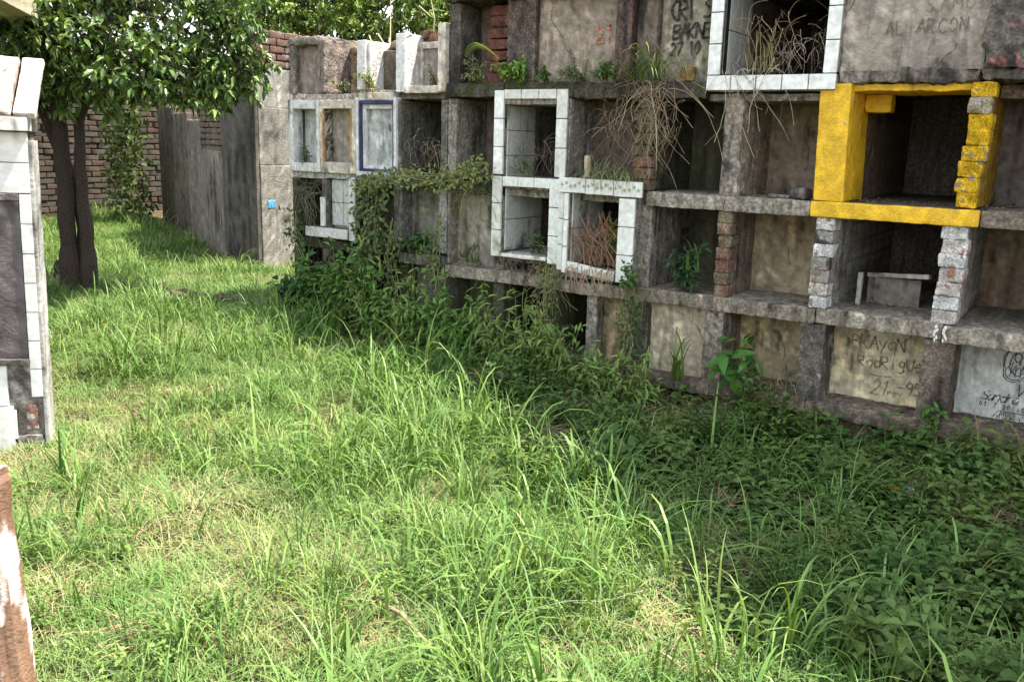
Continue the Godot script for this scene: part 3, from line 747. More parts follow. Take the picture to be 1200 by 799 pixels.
	wb("closing_panel", b, -6.48, -6.14, 2.30, 2.74, -0.2, -0.06, K(Color(0.28, 0.235, 0.205), 0.18, {"alt": Color(0.3, 0.215, 0.17)}), M.plaster, 0.006)
	wb("roof_lump", b, -6.55, -6.12, 2.72, 2.79, -0.5, 0.02, K(Color(0.3, 0.26, 0.225), 0.12), M.rubble, 0.02, 0.03, 0.025)
	wb("side_wall", b, -6.15, -6.09, 2.30, 2.765, -0.55, 0.01, K(Color(0.36, 0.30, 0.27), 0.1, {"alt": Color(0.27, 0.22, 0.2)}), M.rubble, 0.016, 0.02, 0.022)
	wb("closing_panel", b, -6.1, -5.64, 2.30, 2.68, -0.42, -0.33, K(Color(0.36, 0.29, 0.24), 0.05, {"alt": Color(0.42, 0.3, 0.2)}), M.rubble, 0.012, 0.02, 0.025)
	wb("tan_pier", b, -5.80, -5.70, 2.30, 2.69, -0.5, -0.20, K(Color(0.47, 0.32, 0.19), -0.05, {"alt": Color(0.4, 0.28, 0.18)}), M.rubble, 0.01, 0.015, 0.022)
	wb("white_post", b, -5.67, -5.575, 2.326, 2.735, -0.55, 0.03, white, M.plaster, 0.004)
	wb("white_fin", b, -5.573, -5.545, 2.326, 2.725, -0.55, -0.005, white, M.plaster, 0.003)
	wb("closing_panel", b, -5.55, -5.2, 2.326, 2.66, -0.4, -0.17, K(Color(0.2, 0.165, 0.13), 0.15), M.rubble, 0.01, 0.015, 0.03)
	f = sub("plaster_frame", b, V(-4.95, 2.3, 0))
	wb("stile", f, -5.215, -5.115, 2.30, 2.77, -0.5, 0.045, white, M.plaster, 0.004, 0.008)
	wb("stile", f, -4.765, -4.685, 2.30, 2.83, -0.2, 0.05, cream, M.plaster, 0.005, 0.008, 0.028)
	wb("rail", f, -5.114, -4.766, 2.29, 2.35, -0.2, 0.055, cream, M.plaster, 0.005)
	wb("inset_plate", f, -5.114, -4.766, 2.35, 2.72, -0.25, -0.16, K(Color(0.30, 0.27, 0.25), 0.0), M.plaster, 0.003)
	wb("inset_border", f, -5.105, -5.075, 2.352, 2.71, -0.159, -0.135, cream, M.plaster, 0.002, 0.004)
	wb("inset_border", f, -5.074, -4.77, 2.66, 2.71, -0.159, -0.135, cream, M.plaster, 0.002, 0.004)
	wb("block_core", b, -6.5, -4.72, 2.30, 2.66, -2.0, -0.56, K(Color(0.2, 0.17, 0.14), 0.15), M.rubble, 0.02, 0.03, 0.12)
	wb("back_wall", b, -6.54, -4.72, -0.2, 2.3, -2.2, -2.002, inner_concrete, M.concrete, 0.005, 0.01, 0.25)
	# loose bricks lying along the broken top
	for i in 9:
		var c := V(rnd(-5.12, -4.75), 2.72 + rnd(0.0, 0.06), rnd(-0.42, -0.24))
		var o := put("brick", rbox(c, V(0.2, 0.065, 0.1), 0.025, 0.012, 0.01, K(Color(0.24, 0.12, 0.09), 0.1)), M.brick, b, c)
		o.rotation = V(rnd(-0.3, 0.3), rnd(0, TAU), rnd(-0.3, 0.3))
	for i in 6:
		var c := V(rnd(-6.08, -5.3), 2.685 + rnd(0.0, 0.03), rnd(-0.5, -0.3))
		var o := put("brick", rbox(c, V(0.18, 0.06, 0.1), 0.025, 0.015, 0.012, K(Color(0.38, 0.25, 0.16), 0.1)), M.brick, b, c)
		o.rotation = V(rnd(-0.3, 0.3), rnd(0, TAU), rnd(-0.3, 0.3))

# ------------------------------------------------------------------ other masonry
func far_walls() -> void:
	# plastered end wall, its sunlit face looks along +x
	var b := thing("plastered_wall", V(-9.2, 0.2, -2.0), "tall grey plastered wall corner with dark flank beyond the niche block", "wall")
	var gy := K(Color(0.28, 0.265, 0.245), 0.12, {"alt": Color(0.22, 0.205, 0.19)})
	wb("lower_wall", b, -9.30, -8.93, -0.1, 1.55, -7.0, -1.68, K(Color(0.26, 0.24, 0.22), 0.15, {"alt": Color(0.34, 0.32, 0.3)}), M.plaster, 0.008, 0.015, 0.05)
	wb("middle_wall", b, -9.30, -8.94, 1.552, 2.25, -7.0, -1.68, gy, M.plaster, 0.005, 0.012, 0.05)
	wb("upper_wall", b, -9.30, -8.96, 2.252, 2.72, -7.0, -1.68, K(Color(0.32, 0.305, 0.285), 0.1), M.plaster, 0.005, 0.012, 0.05)
	for i in 5:
		for j in 7:
			var c := V(-9.12, 2.775 + i * 0.088, -1.80 - j * 0.24 - (i % 2) * 0.11)
			put("brick", rbox(c, V(0.3, 0.075, 0.225), 0.05, 0.014, 0.014, K(Color(0.26, 0.16, 0.13), 0.12, {"chip": 0.15, "chipcol": Color(0.3, 0.26, 0.23)})), M.brick, b, c)
	wb("mortar_core", b, -9.25, -9.0, 2.722, 3.15, -3.6, -1.71, K(Color(0.26, 0.23, 0.2), 0.1), M.rubble, 0.01, 0.02, 0.06)
	# blue sticker
	wb("blue_sticker", b, -8.935, -8.924, 1.02, 1.12, -1.90, -1.78, K(Color(0.08, 0.3, 0.6), -0.4, {"chip": 0.1, "chipcol": Color(0.6, 0.65, 0.7)}), M.paint, 0.001, 0.002, 0.02)
	# flank receding from the corner
	var f := thing("flank_wall", V(-10.9, 0.3, -2.1), "long grey plastered wall with near black first bay and bare brick patch", "wall", "", 0.0)
	var n := 5
	var dirv := V(-0.937, 0, -0.35)
	var kinds := [K(Color(0.17, 0.15, 0.14), 0.42, {"dark": Color(0.045, 0.04, 0.038)}), K(Color(0.33, 0.29, 0.26), 0.05, {"alt": Color(0.25, 0.21, 0.19)}), K(Color(0.27, 0.23, 0.21), 0.12), K(Color(0.2, 0.16, 0.14), 0.2, {"green": 0.2}), K(Color(0.15, 0.13, 0.1), 0.2, {"green": 0.3})]  # first bay much darker than the rest
	wb("wall_bay", f, -9.24, -8.942, 0.0, 2.72, -1.676, -1.62, kinds[0], M.plaster, 0.003, 0.01, 0.05)
	var x := 0.0
	var lens := [0.95, 0.95, 0.6, 0.75, 0.8]
	for i in n:
		var l: float = lens[i]
		var c := V(-9.06, 1.25, -1.74) + dirv * (x + l * 0.5)
		var hgt: float = [2.72, 1.66, 2.05, 2.15, 2.25][i]
		c.y = 0.05 + hgt * 0.5
		var o := put("wall_bay", rbox(c, V(l + 0.03, hgt, 0.26 - 0.006 * i), 0.05, 0.012, 0.008, kinds[i]), M.plaster, f, c)
		o.rotation.y = -0.357
		if i == 1:
			for r in 8:
				for q in 4:
					var bc := V(-9.06, 1.72 + r * 0.078, -1.71) + dirv * (x + 0.13 + q * 0.24 - (r % 2) * 0.06)
					var br := put("brick", rbox(bc, V(0.225, 0.066, 0.2), 0.05, 0.012, 0.01, K(Color(0.3, 0.23, 0.185), 0.05)), M.brick, f, bc)
					br.rotation.y = -0.357
			var cc := V(-9.06, 2.5, -1.74) + dirv * (x + l * 0.5)
			var up := put("wall_bay", rbox(cc, V(l, 0.4, 0.25), 0.05, 0.012, 0.006, K(Color(0.27, 0.25, 0.235), 0.05)), M.plaster, f, cc)
			up.rotation.y = -0.357
		x += l
	# far brick wall
	var w := thing("brick_wall", V(-14.1, 0.4, 0.5), "old red brick boundary wall behind the shade tree", "wall")
	wb("mortar_core", w, -14.35, -14.06, 0.1, 2.9, -7.0, 9.0, K(Color(0.2, 0.16, 0.14), 0.2), M.rubble, 0.01, 0.02, 0.16)
	var vars := []
	for i in 4:
		vars.append(rbox(V(i * 3.0, 0, 0), V(0.1, 0.075, 0.245), 0.2, 0.01, 0.004, K([Color(0.17, 0.115, 0.095), Color(0.14, 0.11, 0.095), Color(0.125, 0.115, 0.1), Color(0.2, 0.16, 0.13)][i], 0.2, {"green": 0.15})))
	for r in 22:
		for q in 13:
			var bo := put("brick", vars[rng.randi() % 4], M.brick, w, V(-14.06 + rnd(-0.02, 0.012), 0.5 + r * 0.09 + rnd(-0.006, 0.006), -4.0 + rnd(-0.015, 0.015) + q * 0.26 + (r % 2) * 0.13))

func left_things() -> void:
	# tiled tomb at the left edge
	var t := thing("tiled_tomb", V(-5.285, -0.05, 3.2), "white tiled tomb with dark recessed plaque and sloping weathered cap", "tomb", "", 0.864)
	t.rotation.z = -0.022
	var w := K(Color(0.78, 0.77, 0.76), -0.14, {"fine": 0.25, "chip": -0.04, "chipcol": Color(0.2, 0.18, 0.17)})
	var cap := K(Color(0.5, 0.36, 0.33), -0.1, {"chip": 0.2, "chipcol": Color(0.72, 0.68, 0.67)})
	lb("core", t, -1.6, -0.006, -0.1, 1.98, -0.2, -0.02, K(Color(0.26, 0.22, 0.2), 0.2, {"chip": 0.15, "chipcol": Color(0.5, 0.48, 0.46)}), M.rubble, 0.008)
	# front tiles, rows from the top
	for r in 2:
		for q in 8:
			lb("tile", t, -0.2 * (q + 1) + 0.002, -0.2 * q - 0.002, 1.60 + r * 0.175 + 0.002, 1.775 + r * 0.175 - 0.002, -0.022, 0.0, w, M.tile, 0.0008)
	for q in 7:
		lb("edge_tile", t, -0.065, -0.002, 0.38 + q * 0.174 + 0.002, 0.554 + q * 0.174 - 0.002, -0.022, 0.0, w, M.tile, 0.0008)
	# dark plaque
	lb("plaque", t, -1.2, -0.07, 0.62, 1.56, -0.06, -0.012, K(Color(0.12, 0.1, 0.105), 0.05, {"alt": Color(0.17, 0.145, 0.15), "dark": Color(0.045, 0.04, 0.042)}), M.plaster, 0.003)
	lb("plaque_frame", t, -1.2, -0.068, 1.56, 1.598, -0.03, 0.012, K(Color(0.25, 0.22, 0.22), 0.1), M.concrete, 0.002)
	lb("plaque_frame", t, -1.2, -0.068, 0.585, 0.62, -0.03, 0.02, K(Color(0.2, 0.18, 0.17), 0.1), M.concrete, 0.004)
	# remaining lower tiles, broken away at the corner
	lb("tile", t, -0.62, -0.19, 0.33, 0.58, -0.018, 0.004, w, M.tile, 0.0008)
	lb("tile", t, -0.62, -0.17, 0.05, 0.326, -0.018, 0.004, w, M.tile, 0.0008)
	lb("tile", t, -0.62, -0.03, -0.1, 0.046, -0.018, 0.004, w, M.tile, 0.0008)
	lb("plaster_scab", t, -0.16, -0.02, -0.1, 0.14, -0.02, -0.002, K(Color(0.7, 0.68, 0.66), 0.0, {"chip": 0.2, "chipcol": Color(0.25, 0.2, 0.18)}), M.rubble, 0.01)
	lb("broken_tile", t, -0.185, -0.155, 0.12, 0.3, -0.018, 0.003, w, M.tile, 0.001)
	lb("exposed_brick", t, -0.1, -0.04, 0.18, 0.34, -0.03, -0.006, K(Color(0.3, 0.17, 0.13), 0.0, {"chip": 0.38, "chipcol": Color(0.6, 0.57, 0.55)}), M.brick, 0.008)
	# side facing with vertical strips
	for i in 2:
		lb("side_strip", t, -0.004, 0.012 + 0.004 * (i % 2), -0.1, 1.9, -0.20 + i * 0.1 + 0.003, -0.10 + i * 0.1 - 0.003, K(Color(0.5, 0.49, 0.48), -0.02, {"alt": Color(0.38, 0.37, 0.36)}), M.plaster, 0.002)
	# eave and sloping cap
	for q in 8:
		lb("eave_tile", t, -0.2 * (q + 1) + 0.022, -0.2 * q + 0.016, 1.955, 2.03, -0.05, 0.085, K(Color(0.66, 0.62, 0.6), 0.02), M.tile, 0.002)
	lb("eave_core", t, -1.6, 0.014, 1.95, 2.035, -0.22, 0.07, K(Color(0.2, 0.17, 0.16), 0.2), M.concrete, 0.004)
	for q in 6:
		var c := V(-0.075 if q == 0 else -0.218 - (q - 1) * 0.3, 2.20, -0.11)
		var m := rbox(t.position + c, V(0.296 if q else 0.115, 0.045, 0.46), 0.03, 0.01, 0.003, cap if q else K(Color(0.62, 0.58, 0.57), -0.1, {"chip": 0.12, "chipcol": Color(0.42, 0.31, 0.29)}))
		var o := MeshInstance3D.new()
		o.name = "cap_slab"
		o.mesh = m
		o.material_override = M.plaster
		t.add_child(o, true)
		o.position = c + (V(0.077, 0, 0) if q == 0 else Vector3.ZERO)
		o.rotation.x = 0.78
	lb("cap_core", t, -1.6, -0.01, 2.036, 2.14, -0.34, -0.05, K(Color(0.3, 0.26, 0.25), 0.1), M.concrete, 0.003)
	# mausoleum with an overhanging beige roof slab behind the tomb
	var mz := thing("mausoleum", V(-7.82, 0.39, 3.36), "beige plastered mausoleum with overhanging roof slab behind the tiled tomb", "mausoleum", "", 0.864)
	var bg := K(Color(0.5, 0.44, 0.31), -0.12, {"alt": Color(0.42, 0.37, 0.27)})
	lb("roof_slab", mz, -1.6, 1.27, 2.46, 2.95, -1.6, 0.12, bg, M.plaster, 0.004)
	lb("wall", mz, -1.5, 0.1, -0.3, 2.458, -1.4, -0.1, bg, M.plaster, 0.004)
	lb("drip_knob", mz, 1.225, 1.30, 2.38, 2.455, 0.03, 0.1, K(Color(0.35, 0.33, 0.28), 0.0), M.rubble, 0.012)
	# peeling post in the foreground
	var p := thing("peeling_post", V(-2.73, 0.0, 4.765), "short leaning post with white paint peeling off red brown", "post")
	var g := Geo.new()
	var kk := K(Color(0.34, 0.2, 0.135), 0.02, {"alt": Color(0.23, 0.125, 0.085), "chip": 0.24, "chipcol": Color(0.72, 0.68, 0.64), "dark": Color(0.05, 0.035, 0.03)})
	var rings := 46
	var sides := 40
	var grid := []
	for i in rings + 1:
		var f := float(i) / rings
		var row := []
		for s in sides:
			var a := TAU * s / sides
			var sq := 1.0 / maxf(absf(cos(a)), absf(sin(a)))
			var r := lerpf(0.084, 0.074, f) * lerpf(1.0, sq, 0.45)
			var y := f * 0.97 - 0.05
			r += nmid.get_noise_3d(cos(a) * 0.25, y * 0.35, sin(a) * 0.25) * 0.03 + nfine.get_noise_3d(cos(a) * 0.1, y * 0.1, sin(a) * 0.1) * 0.005
			if f > 0.97:
				r *= 0.9
			row.append(V(cos(a) * r + 0.02 * sin(f * 5.0), y + (nmid.get_noise_2d(a, 3.0) * 0.02 if f > 0.9 else 0.0), sin(a) * r))
		grid.append(row)
	for i in rings:
		for s in sides:
			var s2 := (s + 1) % sides
			for q in [[grid[i][s], grid[i][s2], grid[i + 1][s]], [grid[i][s2], grid[i + 1][s2], grid[i + 1][s]]]:
				var n: Vector3 = (q[2] - q[0]).cross(q[1] - q[0]).normalized()
				for v in q:
					g.vs.append(v)
					g.ns.append(n)
					g.cs.append(surf(V(v.x * 1.9, v.y * 0.3, v.z * 1.9) + V(3.3, 0, 1), kk))
	for s in sides:
		var s2 := (s + 1) % sides
		g.tri(grid[rings][s], grid[rings][s2], V(0, 0.925, 0), Color(0.45, 0.3, 0.25))
	put("shaft", g.mesh(), M.paint, p, p.position)

# box in the local axes of a turned thing
func lb(called: String, t: Node3D, x0: float, x1: float, y0: float, y1: float, z0: float, z1: float, k: Dictionary, m: Material, amp := 0.004) -> void:
	var c := V((x0 + x1) * 0.5, (y0 + y1) * 0.5, (z0 + z1) * 0.5)
	var o := MeshInstance3D.new()
	o.name = called
	o.mesh = rbox(t.position + c, V(x1 - x0, y1 - y0, z1 - z0), 0.03 if x1 - x0 < 1.0 else 0.05, 0.004, amp, k)
	o.material_override = m
	t.add_child(o, true)
	o.position = c

func assumed_building() -> void:
	# assumed unseen building behind the wall, added so its roof edge shades the ground
	var b := thing("shade_caster_building", V(0.5, 0, -4.0), "assumed unseen three storey building added behind the niche wall to shade the ground", "building", "", -0.588)
	b.rotation.y = -0.588
	var k := K(Color(0.4, 0.38, 0.34), 0.0)
	# local x runs along the roof edge, local z towards the cemetery
	var hw := 5.2
	b.position = V(1.77, 0, -1.545) + V(0.555, 0, -0.83) * 0.0
	lbig("wall", b, V(-hw, -0.3, -8.0), V(hw, 10.0, -0.4), Color(0.42, 0.4, 0.36))
	lbig("roof_slab", b, V(-hw - 0.2, 10.002, -8.2), V(hw + 0.2, 10.2, 0.0), Color(0.35, 0.34, 0.32))
	for r in 3:
		for q in 4:
			var x := -hw + 1.3 + q * 2.5
			lbig("window", b, V(x, 4.0 + r * 2.0, -0.41), V(x + 1.1, 5.1 + r * 2.0, -0.37), Color(0.08, 0.09, 0.1))

func lbig(called: String, t: Node3D, a: Vector3, c: Vector3, col: Color) -> void:
	var o := MeshInstance3D.new()
	o.name = called
	var m := BoxMesh.new()
	m.size = c - a
	o.mesh = m
	var sm := StandardMaterial3D.new()
	sm.albedo_color = col.linear_to_srgb()
	sm.roughness = 0.9
	o.material_override = sm
	t.add_child(o, true)
	o.position = (a + c) * 0.5

func small_things() -> void:
	# vase on the patterned lintel
	var g := Geo.new()
	var prof := [[0.034, 0.0], [0.034, 0.006], [0.022, 0.012], [0.017, 0.03], [0.021, 0.06], [0.026, 0.10], [0.026, 0.135], [0.022, 0.15], [0.024, 0.158]]
	for i in prof.size() - 1:
		for s in 18:
			var a0 := TAU * s / 18.0
			var a1 := TAU * (s + 1) / 18.0
			var p := [V(cos(a0) * prof[i][0], prof[i][1], sin(a0) * prof[i][0]), V(cos(a1) * prof[i][0], prof[i][1], sin(a1) * prof[i][0]), V(cos(a0) * prof[i + 1][0], prof[i + 1][1], sin(a0) * prof[i + 1][0]), V(cos(a1) * prof[i + 1][0], prof[i + 1][1], sin(a1) * prof[i + 1][0])]
			var cc := Color(0.42, 0.3, 0.2).lerp(Color(0.55, 0.47, 0.38), 0.5 + 0.5 * nfine.get_noise_2d(i * 0.05, s * 0.02))
			g.tri(p[0], p[1], p[2], cc)
			g.tri(p[1], p[3], p[2], cc)
	var v := put("flower_vase", g.mesh(), M.plaster, self, V(-3.335, 1.679, 0.06))
	tag(v, "slim tan clay vase standing on the patterned white lintel", "vase")
	stone("broken_stone", V(-1.79, 1.635, -0.09), V(0.13, 0.085, 0.1), K(Color(0.16, 0.14, 0.13), 0.1), "dark broken stone on the concrete shelf left of yellow pillar", "stone")
	stone("loose_board", V(-1.92, 1.615, -0.06), V(0.14, 0.018, 0.08), K(Color(0.3, 0.26, 0.22), 0.0), "thin flat board scrap beside dark stone on shelf", "board")
	stone("yellow_rock", V(-2.60, 2.405, -0.0), V(0.085, 0.1, 0.08), K(Color(0.42, 0.27, 0.07), 0.0, {"alt": Color(0.32, 0.2, 0.1)}), "yellowish brick lump among dry grass on upper shelf", "stone")
	stone("paint_wrapper", V(-0.82, gh(-0.82, 1.03) + 0.13, 1.03), V(0.06, 0.014, 0.045), K(Color(0.75, 0.42, 0.02), -0.4), "small orange yellow wrapper lying on the ground cover", "wrapper")
	stone("pale_stone", V(-0.75, gh(-0.74, 0.99) + 0.11, 0.99), V(0.06, 0.05, 0.055), K(Color(0.36, 0.34, 0.35), -0.1), "small pale grey stone beside orange wrapper", "stone")
	stone("round_stone", V(-3.65, gh(-3.65, 0.68) + 0.09, 0.68), V(0.14, 0.15, 0.13), K(Color(0.25, 0.2, 0.18), 0.0), "round brownish stone half hidden in weeds at shade edge", "stone")
	stone("grey_stone", V(-3.15, gh(-3.15, 0.91) + 0.06, 0.91), V(0.17, 0.13, 0.14), K(Color(0.26, 0.24, 0.23), 0.0), "flat grey stone in weeds beside the round one", "stone")
	stone("mossy_rock", V(-9.65, gh(-9.65, 0.5) + 0.1, 0.5), V(0.2, 0.3, 0.2), K(Color(0.12, 0.1, 0.085), 0.15), "dark upright rock beside the tree trunk", "rock")
	# broken white frame inside the open brick-sided niche
	var fr := thing("broken_shutter", V(-1.2, 0.91, -0.35), "broken white wooden frame leaning inside the open niche below yellow sill", "shutter")
	wb("upright", fr, -1.42, -1.39, 0.905, 1.13, -0.33, -0.29, K(Color(0.42, 0.4, 0.37), 0.0), M.plaster, 0.003, 0.004)
	var rail := wb("rail", fr, -1.40, -0.98, 1.10, 1.13, -0.45, -0.41, K(Color(0.42, 0.4, 0.37), 0.0), M.plaster, 0.003, 0.004)
	rail.rotation = V(0, -0.25, 0.08)
	wb("panel_scrap", fr, -1.388, -1.05, 0.905, 1.09, -0.5, -0.46, K(Color(0.25, 0.22, 0.19), 0.05), M.plaster, 0.003, 0.004)
	# rubble line near the tree
	for i in 34:
		var x := rnd(-8.15, -6.75)
		var z := 0.42 - 0.35 * (x + 8.1) / 1.35 * 0.6 + rnd(-0.1, 0.12)
		var pale := rng.randf() < 0.45
		var s := rnd(0.04, 0.09) if pale else rnd(0.06, 0.15)
		var nm := "pale_rubble" if pale else "dark_rubble"
		var o := put(nm, rbox(V(x, i, z), V(s, s * 0.55, s * 0.8), 0.02, s * 0.2, s * 0.16, K(Color(0.6, 0.55, 0.45) if pale else Color(0.17, 0.125, 0.09), -0.1)), M.rubble, self, V(x, gh(x, z) + s * 0.25 + 0.02, z))
		o.rotation = V(rnd(-0.3, 0.3), rnd(0, TAU), rnd(-0.3, 0.3))
		tag(o, "pale chip of rubble scattered in grass near the tree" if pale else "dark clod of rubble lying in grass near the tree", "rubble", "pale rubble chips by the tree" if pale else "dark rubble clods by the tree")
	# sticks and a wire in the grass
	var st := Geo.new()
	st.tube([V(0, 0.05, 0), V(0.12, 0.065, 0.03), V(0.24, 0.05, 0.08), V(0.36, 0.03, 0.12)], [0.007, 0.008, 0.007, 0.005], 7, Color(0.4, 0.27, 0.17))
	tag(put("dry_stick", st.mesh(), M.stem, self, V(-2.28, gh(-2.2, 3.5), 3.47)), "brown dry stick lying across the straw patch in grass", "stick")
	st = Geo.new()
	var pts := []
	var rad := []
	for i in 12:
		pts.append(V(-1.9 + i * 0.045, gh(-1.5, 3.2) + 0.11 + 0.012 * sin(i * 1.3), 3.47 - i * 0.058))
		rad.append(0.0011)
	st.tube(pts, rad, 5, Color(0.4, 0.38, 0.33))
	tag(put("thin_wire", st.mesh(), M.stem, self), "thin pale wire stretched through the foreground grass", "wire")

func stone(called: String, c: Vector3, s: Vector3, k: Dictionary, label: String, cat: String) -> void:
	var o := put(called, rbox(c, s, 0.014, minf(s.x, s.y) * 0.3, minf(s.x, s.y) * 0.16, k), M.rubble, self, c)
	o.rotation.y = rnd(-0.4, 0.4)
	tag(o, label, cat)

# ------------------------------------------------------------------ plants
var GREEN := Color(0.06, 0.125, 0.025)
var DEEP := Color(0.035, 0.085, 0.02)
var BRIGHT := Color(0.13, 0.22, 0.04)
var STRAW := Color(0.36, 0.28, 0.16)

# leafy bush: stems from a base, leaves in a loose volume; returns the thing
func bush(called: String, base: Vector3, c: Vector3, r: Vector3, n: int, l: float, w: float, col: Color, label: String, cat := "plant", group := "", m: Material = null, droop := 0.35) -> Node3D:
	var t := thing(called, base, label, cat, group)
	var g := Geo.new()
	var s := Geo.new()
	var nst := clampi(int(n / 14.0), 3, 16)
	var tips := []
	for i in nst:
		var d := rdir()
		var p := c + Vector3(d.x * r.x, d.y * r.y, absf(d.z) * r.z) * sqrt(rng.randf())
		var b := base + V(rnd(-0.3, 0.3) * r.x, 0, rnd(-0.1, 0.1) * r.z)
		var mid := b.lerp(p, 0.55) + V(rnd(-0.02, 0.02), rnd(0, 0.04), rnd(0, 0.03))
		s.tube([b - base, mid - base, p - base], [0.006, 0.004, 0.002], 4, Color(0.12, 0.13, 0.05))
		tips.append([b, mid, p])
	for i in n:
		var st: Array = tips[rng.randi() % nst]
		var f := rnd(0.35, 1.05)
		var p: Vector3 = st[0].lerp(st[1], f * 2.0) if f < 0.5 else st[1].lerp(st[2], f * 2.0 - 1.0)
		p += rdir() * l * 0.5
		var d := (rdir() + V(0, 0.1, 0.55)).normalized()
		g.leaf(p - base, d, (V(0, 1, 0.35) + rdir() * 0.5).normalized(), l * rnd(0.6, 1.25), w * rnd(0.7, 1.2), shade_of(col, 0.35), 0.2, droop)
	put("foliage", g.mesh(), m if m else M.leaf, t, base)
	put("stems", s.mesh(), M.stem, t, base)
	return t

func tuft(called: String, base: Vector3, n: int, l: float, w: float, bend: float, spread: float, a: Color, b: Color, label: String, cat := "grass tuft", group := "", area := 0.05) -> Node3D:
	var t := thing(called, base, label, cat, group)
	var g := Geo.new()
	for i in n:
		var d := V(rnd(-spread, spread), 1.0, rnd(-spread * 0.4, spread))
		g.blade(V(rnd(-area, area), 0, rnd(-0.03, 0.04)), d, l * rnd(0.5, 1.15), w * rnd(0.6, 1.2), bend * rnd(0.5, 1.4), shade_of(a, 0.3), shade_of(b, 0.3), 6)
	put("blades", g.mesh(), M.grass, t, base)
	return t

# dry stalks that hang over an edge
func hanging(called: String, x0: float, x1: float, y: float, z: float, n: int, lmin: float, lmax: float, label: String, cols: Array, low := 0.06) -> Node3D:
	var base := V((x0 + x1) * 0.5, y, z)
	var t := thing(called, base, label, "hanging stalks")
	var g := Geo.new()
	for i in n:
		var p := V(rnd(x0, x1), y + rnd(-low, 0.08), z - rnd(0.0, 0.12)) - base
		var l := rnd(lmin, lmax) * (1.0 if rng.randf() < 0.45 else 0.45)
		var pts := [p]
		var rad := [0.0026]
		var up := rng.randf() < 0.25
		var d := V(rnd(-0.7, 0.7), rnd(0.1, 1.0) if up else rnd(-1.4, 0.3), rnd(0.0, 0.35)).normalized()
		if up:
			l *= 0.6
		var seg := 9
		var pull := rnd(0.05, 0.4)
		var curl := rnd(-0.25, 0.25)
		for k in seg:
			d = (d + V(rnd(-0.3, 0.3) + curl, -pull + rnd(-0.15, 0.15), -0.05 + rnd(-0.2, 0.15))).normalized()
			p += d * l / seg
			if p.z + base.z < 0.05 and z > 0.02:
				p.z = 0.05 - base.z
			pts.append(p)
			rad.append(rnd(0.0008, 0.002))
		g.tube(pts, rad, 4, shade_of(cols[rng.randi() % cols.size()], 0.35))
	put("stalks", g.mesh(), M.straw, t, base)
	return t

func creeper(called: String, path: Array, n: int, l: float, w: float, col: Color, spread: float, label: String) -> void:
	var base: Vector3 = path[0]
	var t := thing(called, base, label, "creeper")
	var g := Geo.new()
	var s := Geo.new()
	for q in 5:
		var pts := []
		var rad := []
		for p in path:
			pts.append(p - base + V(rnd(-1, 1), rnd(-1, 1), rnd(0, 1.2)) * spread * 0.6)
			rad.append(rnd(0.0025, 0.005))
		s.tube(pts, rad, 4, Color(0.25, 0.24, 0.12))
	for i in n:
		var f := rng.randf() * (path.size() - 1)
		var k := mini(int(f), path.size() - 2)
		var p: Vector3 = (path[k] as Vector3).lerp(path[k + 1], f - k) - base + V(rnd(-1, 1) * spread, rnd(-1, 1) * spread, rnd(0.0, 1.0) * spread)
		g.leaf(p, (rdir() + V(0, -0.3, 0.5)).normalized(), (V(0, 0.8, 0.8) + rdir() * 0.5).normalized(), l * rnd(0.6, 1.2), w * rnd(0.7, 1.2), shade_of(col, 0.35), 0.15, 0.3)
	put("foliage", g.mesh(), M.leaf, t, base)
	put("stems", s.mesh(), M.stem, t, base)

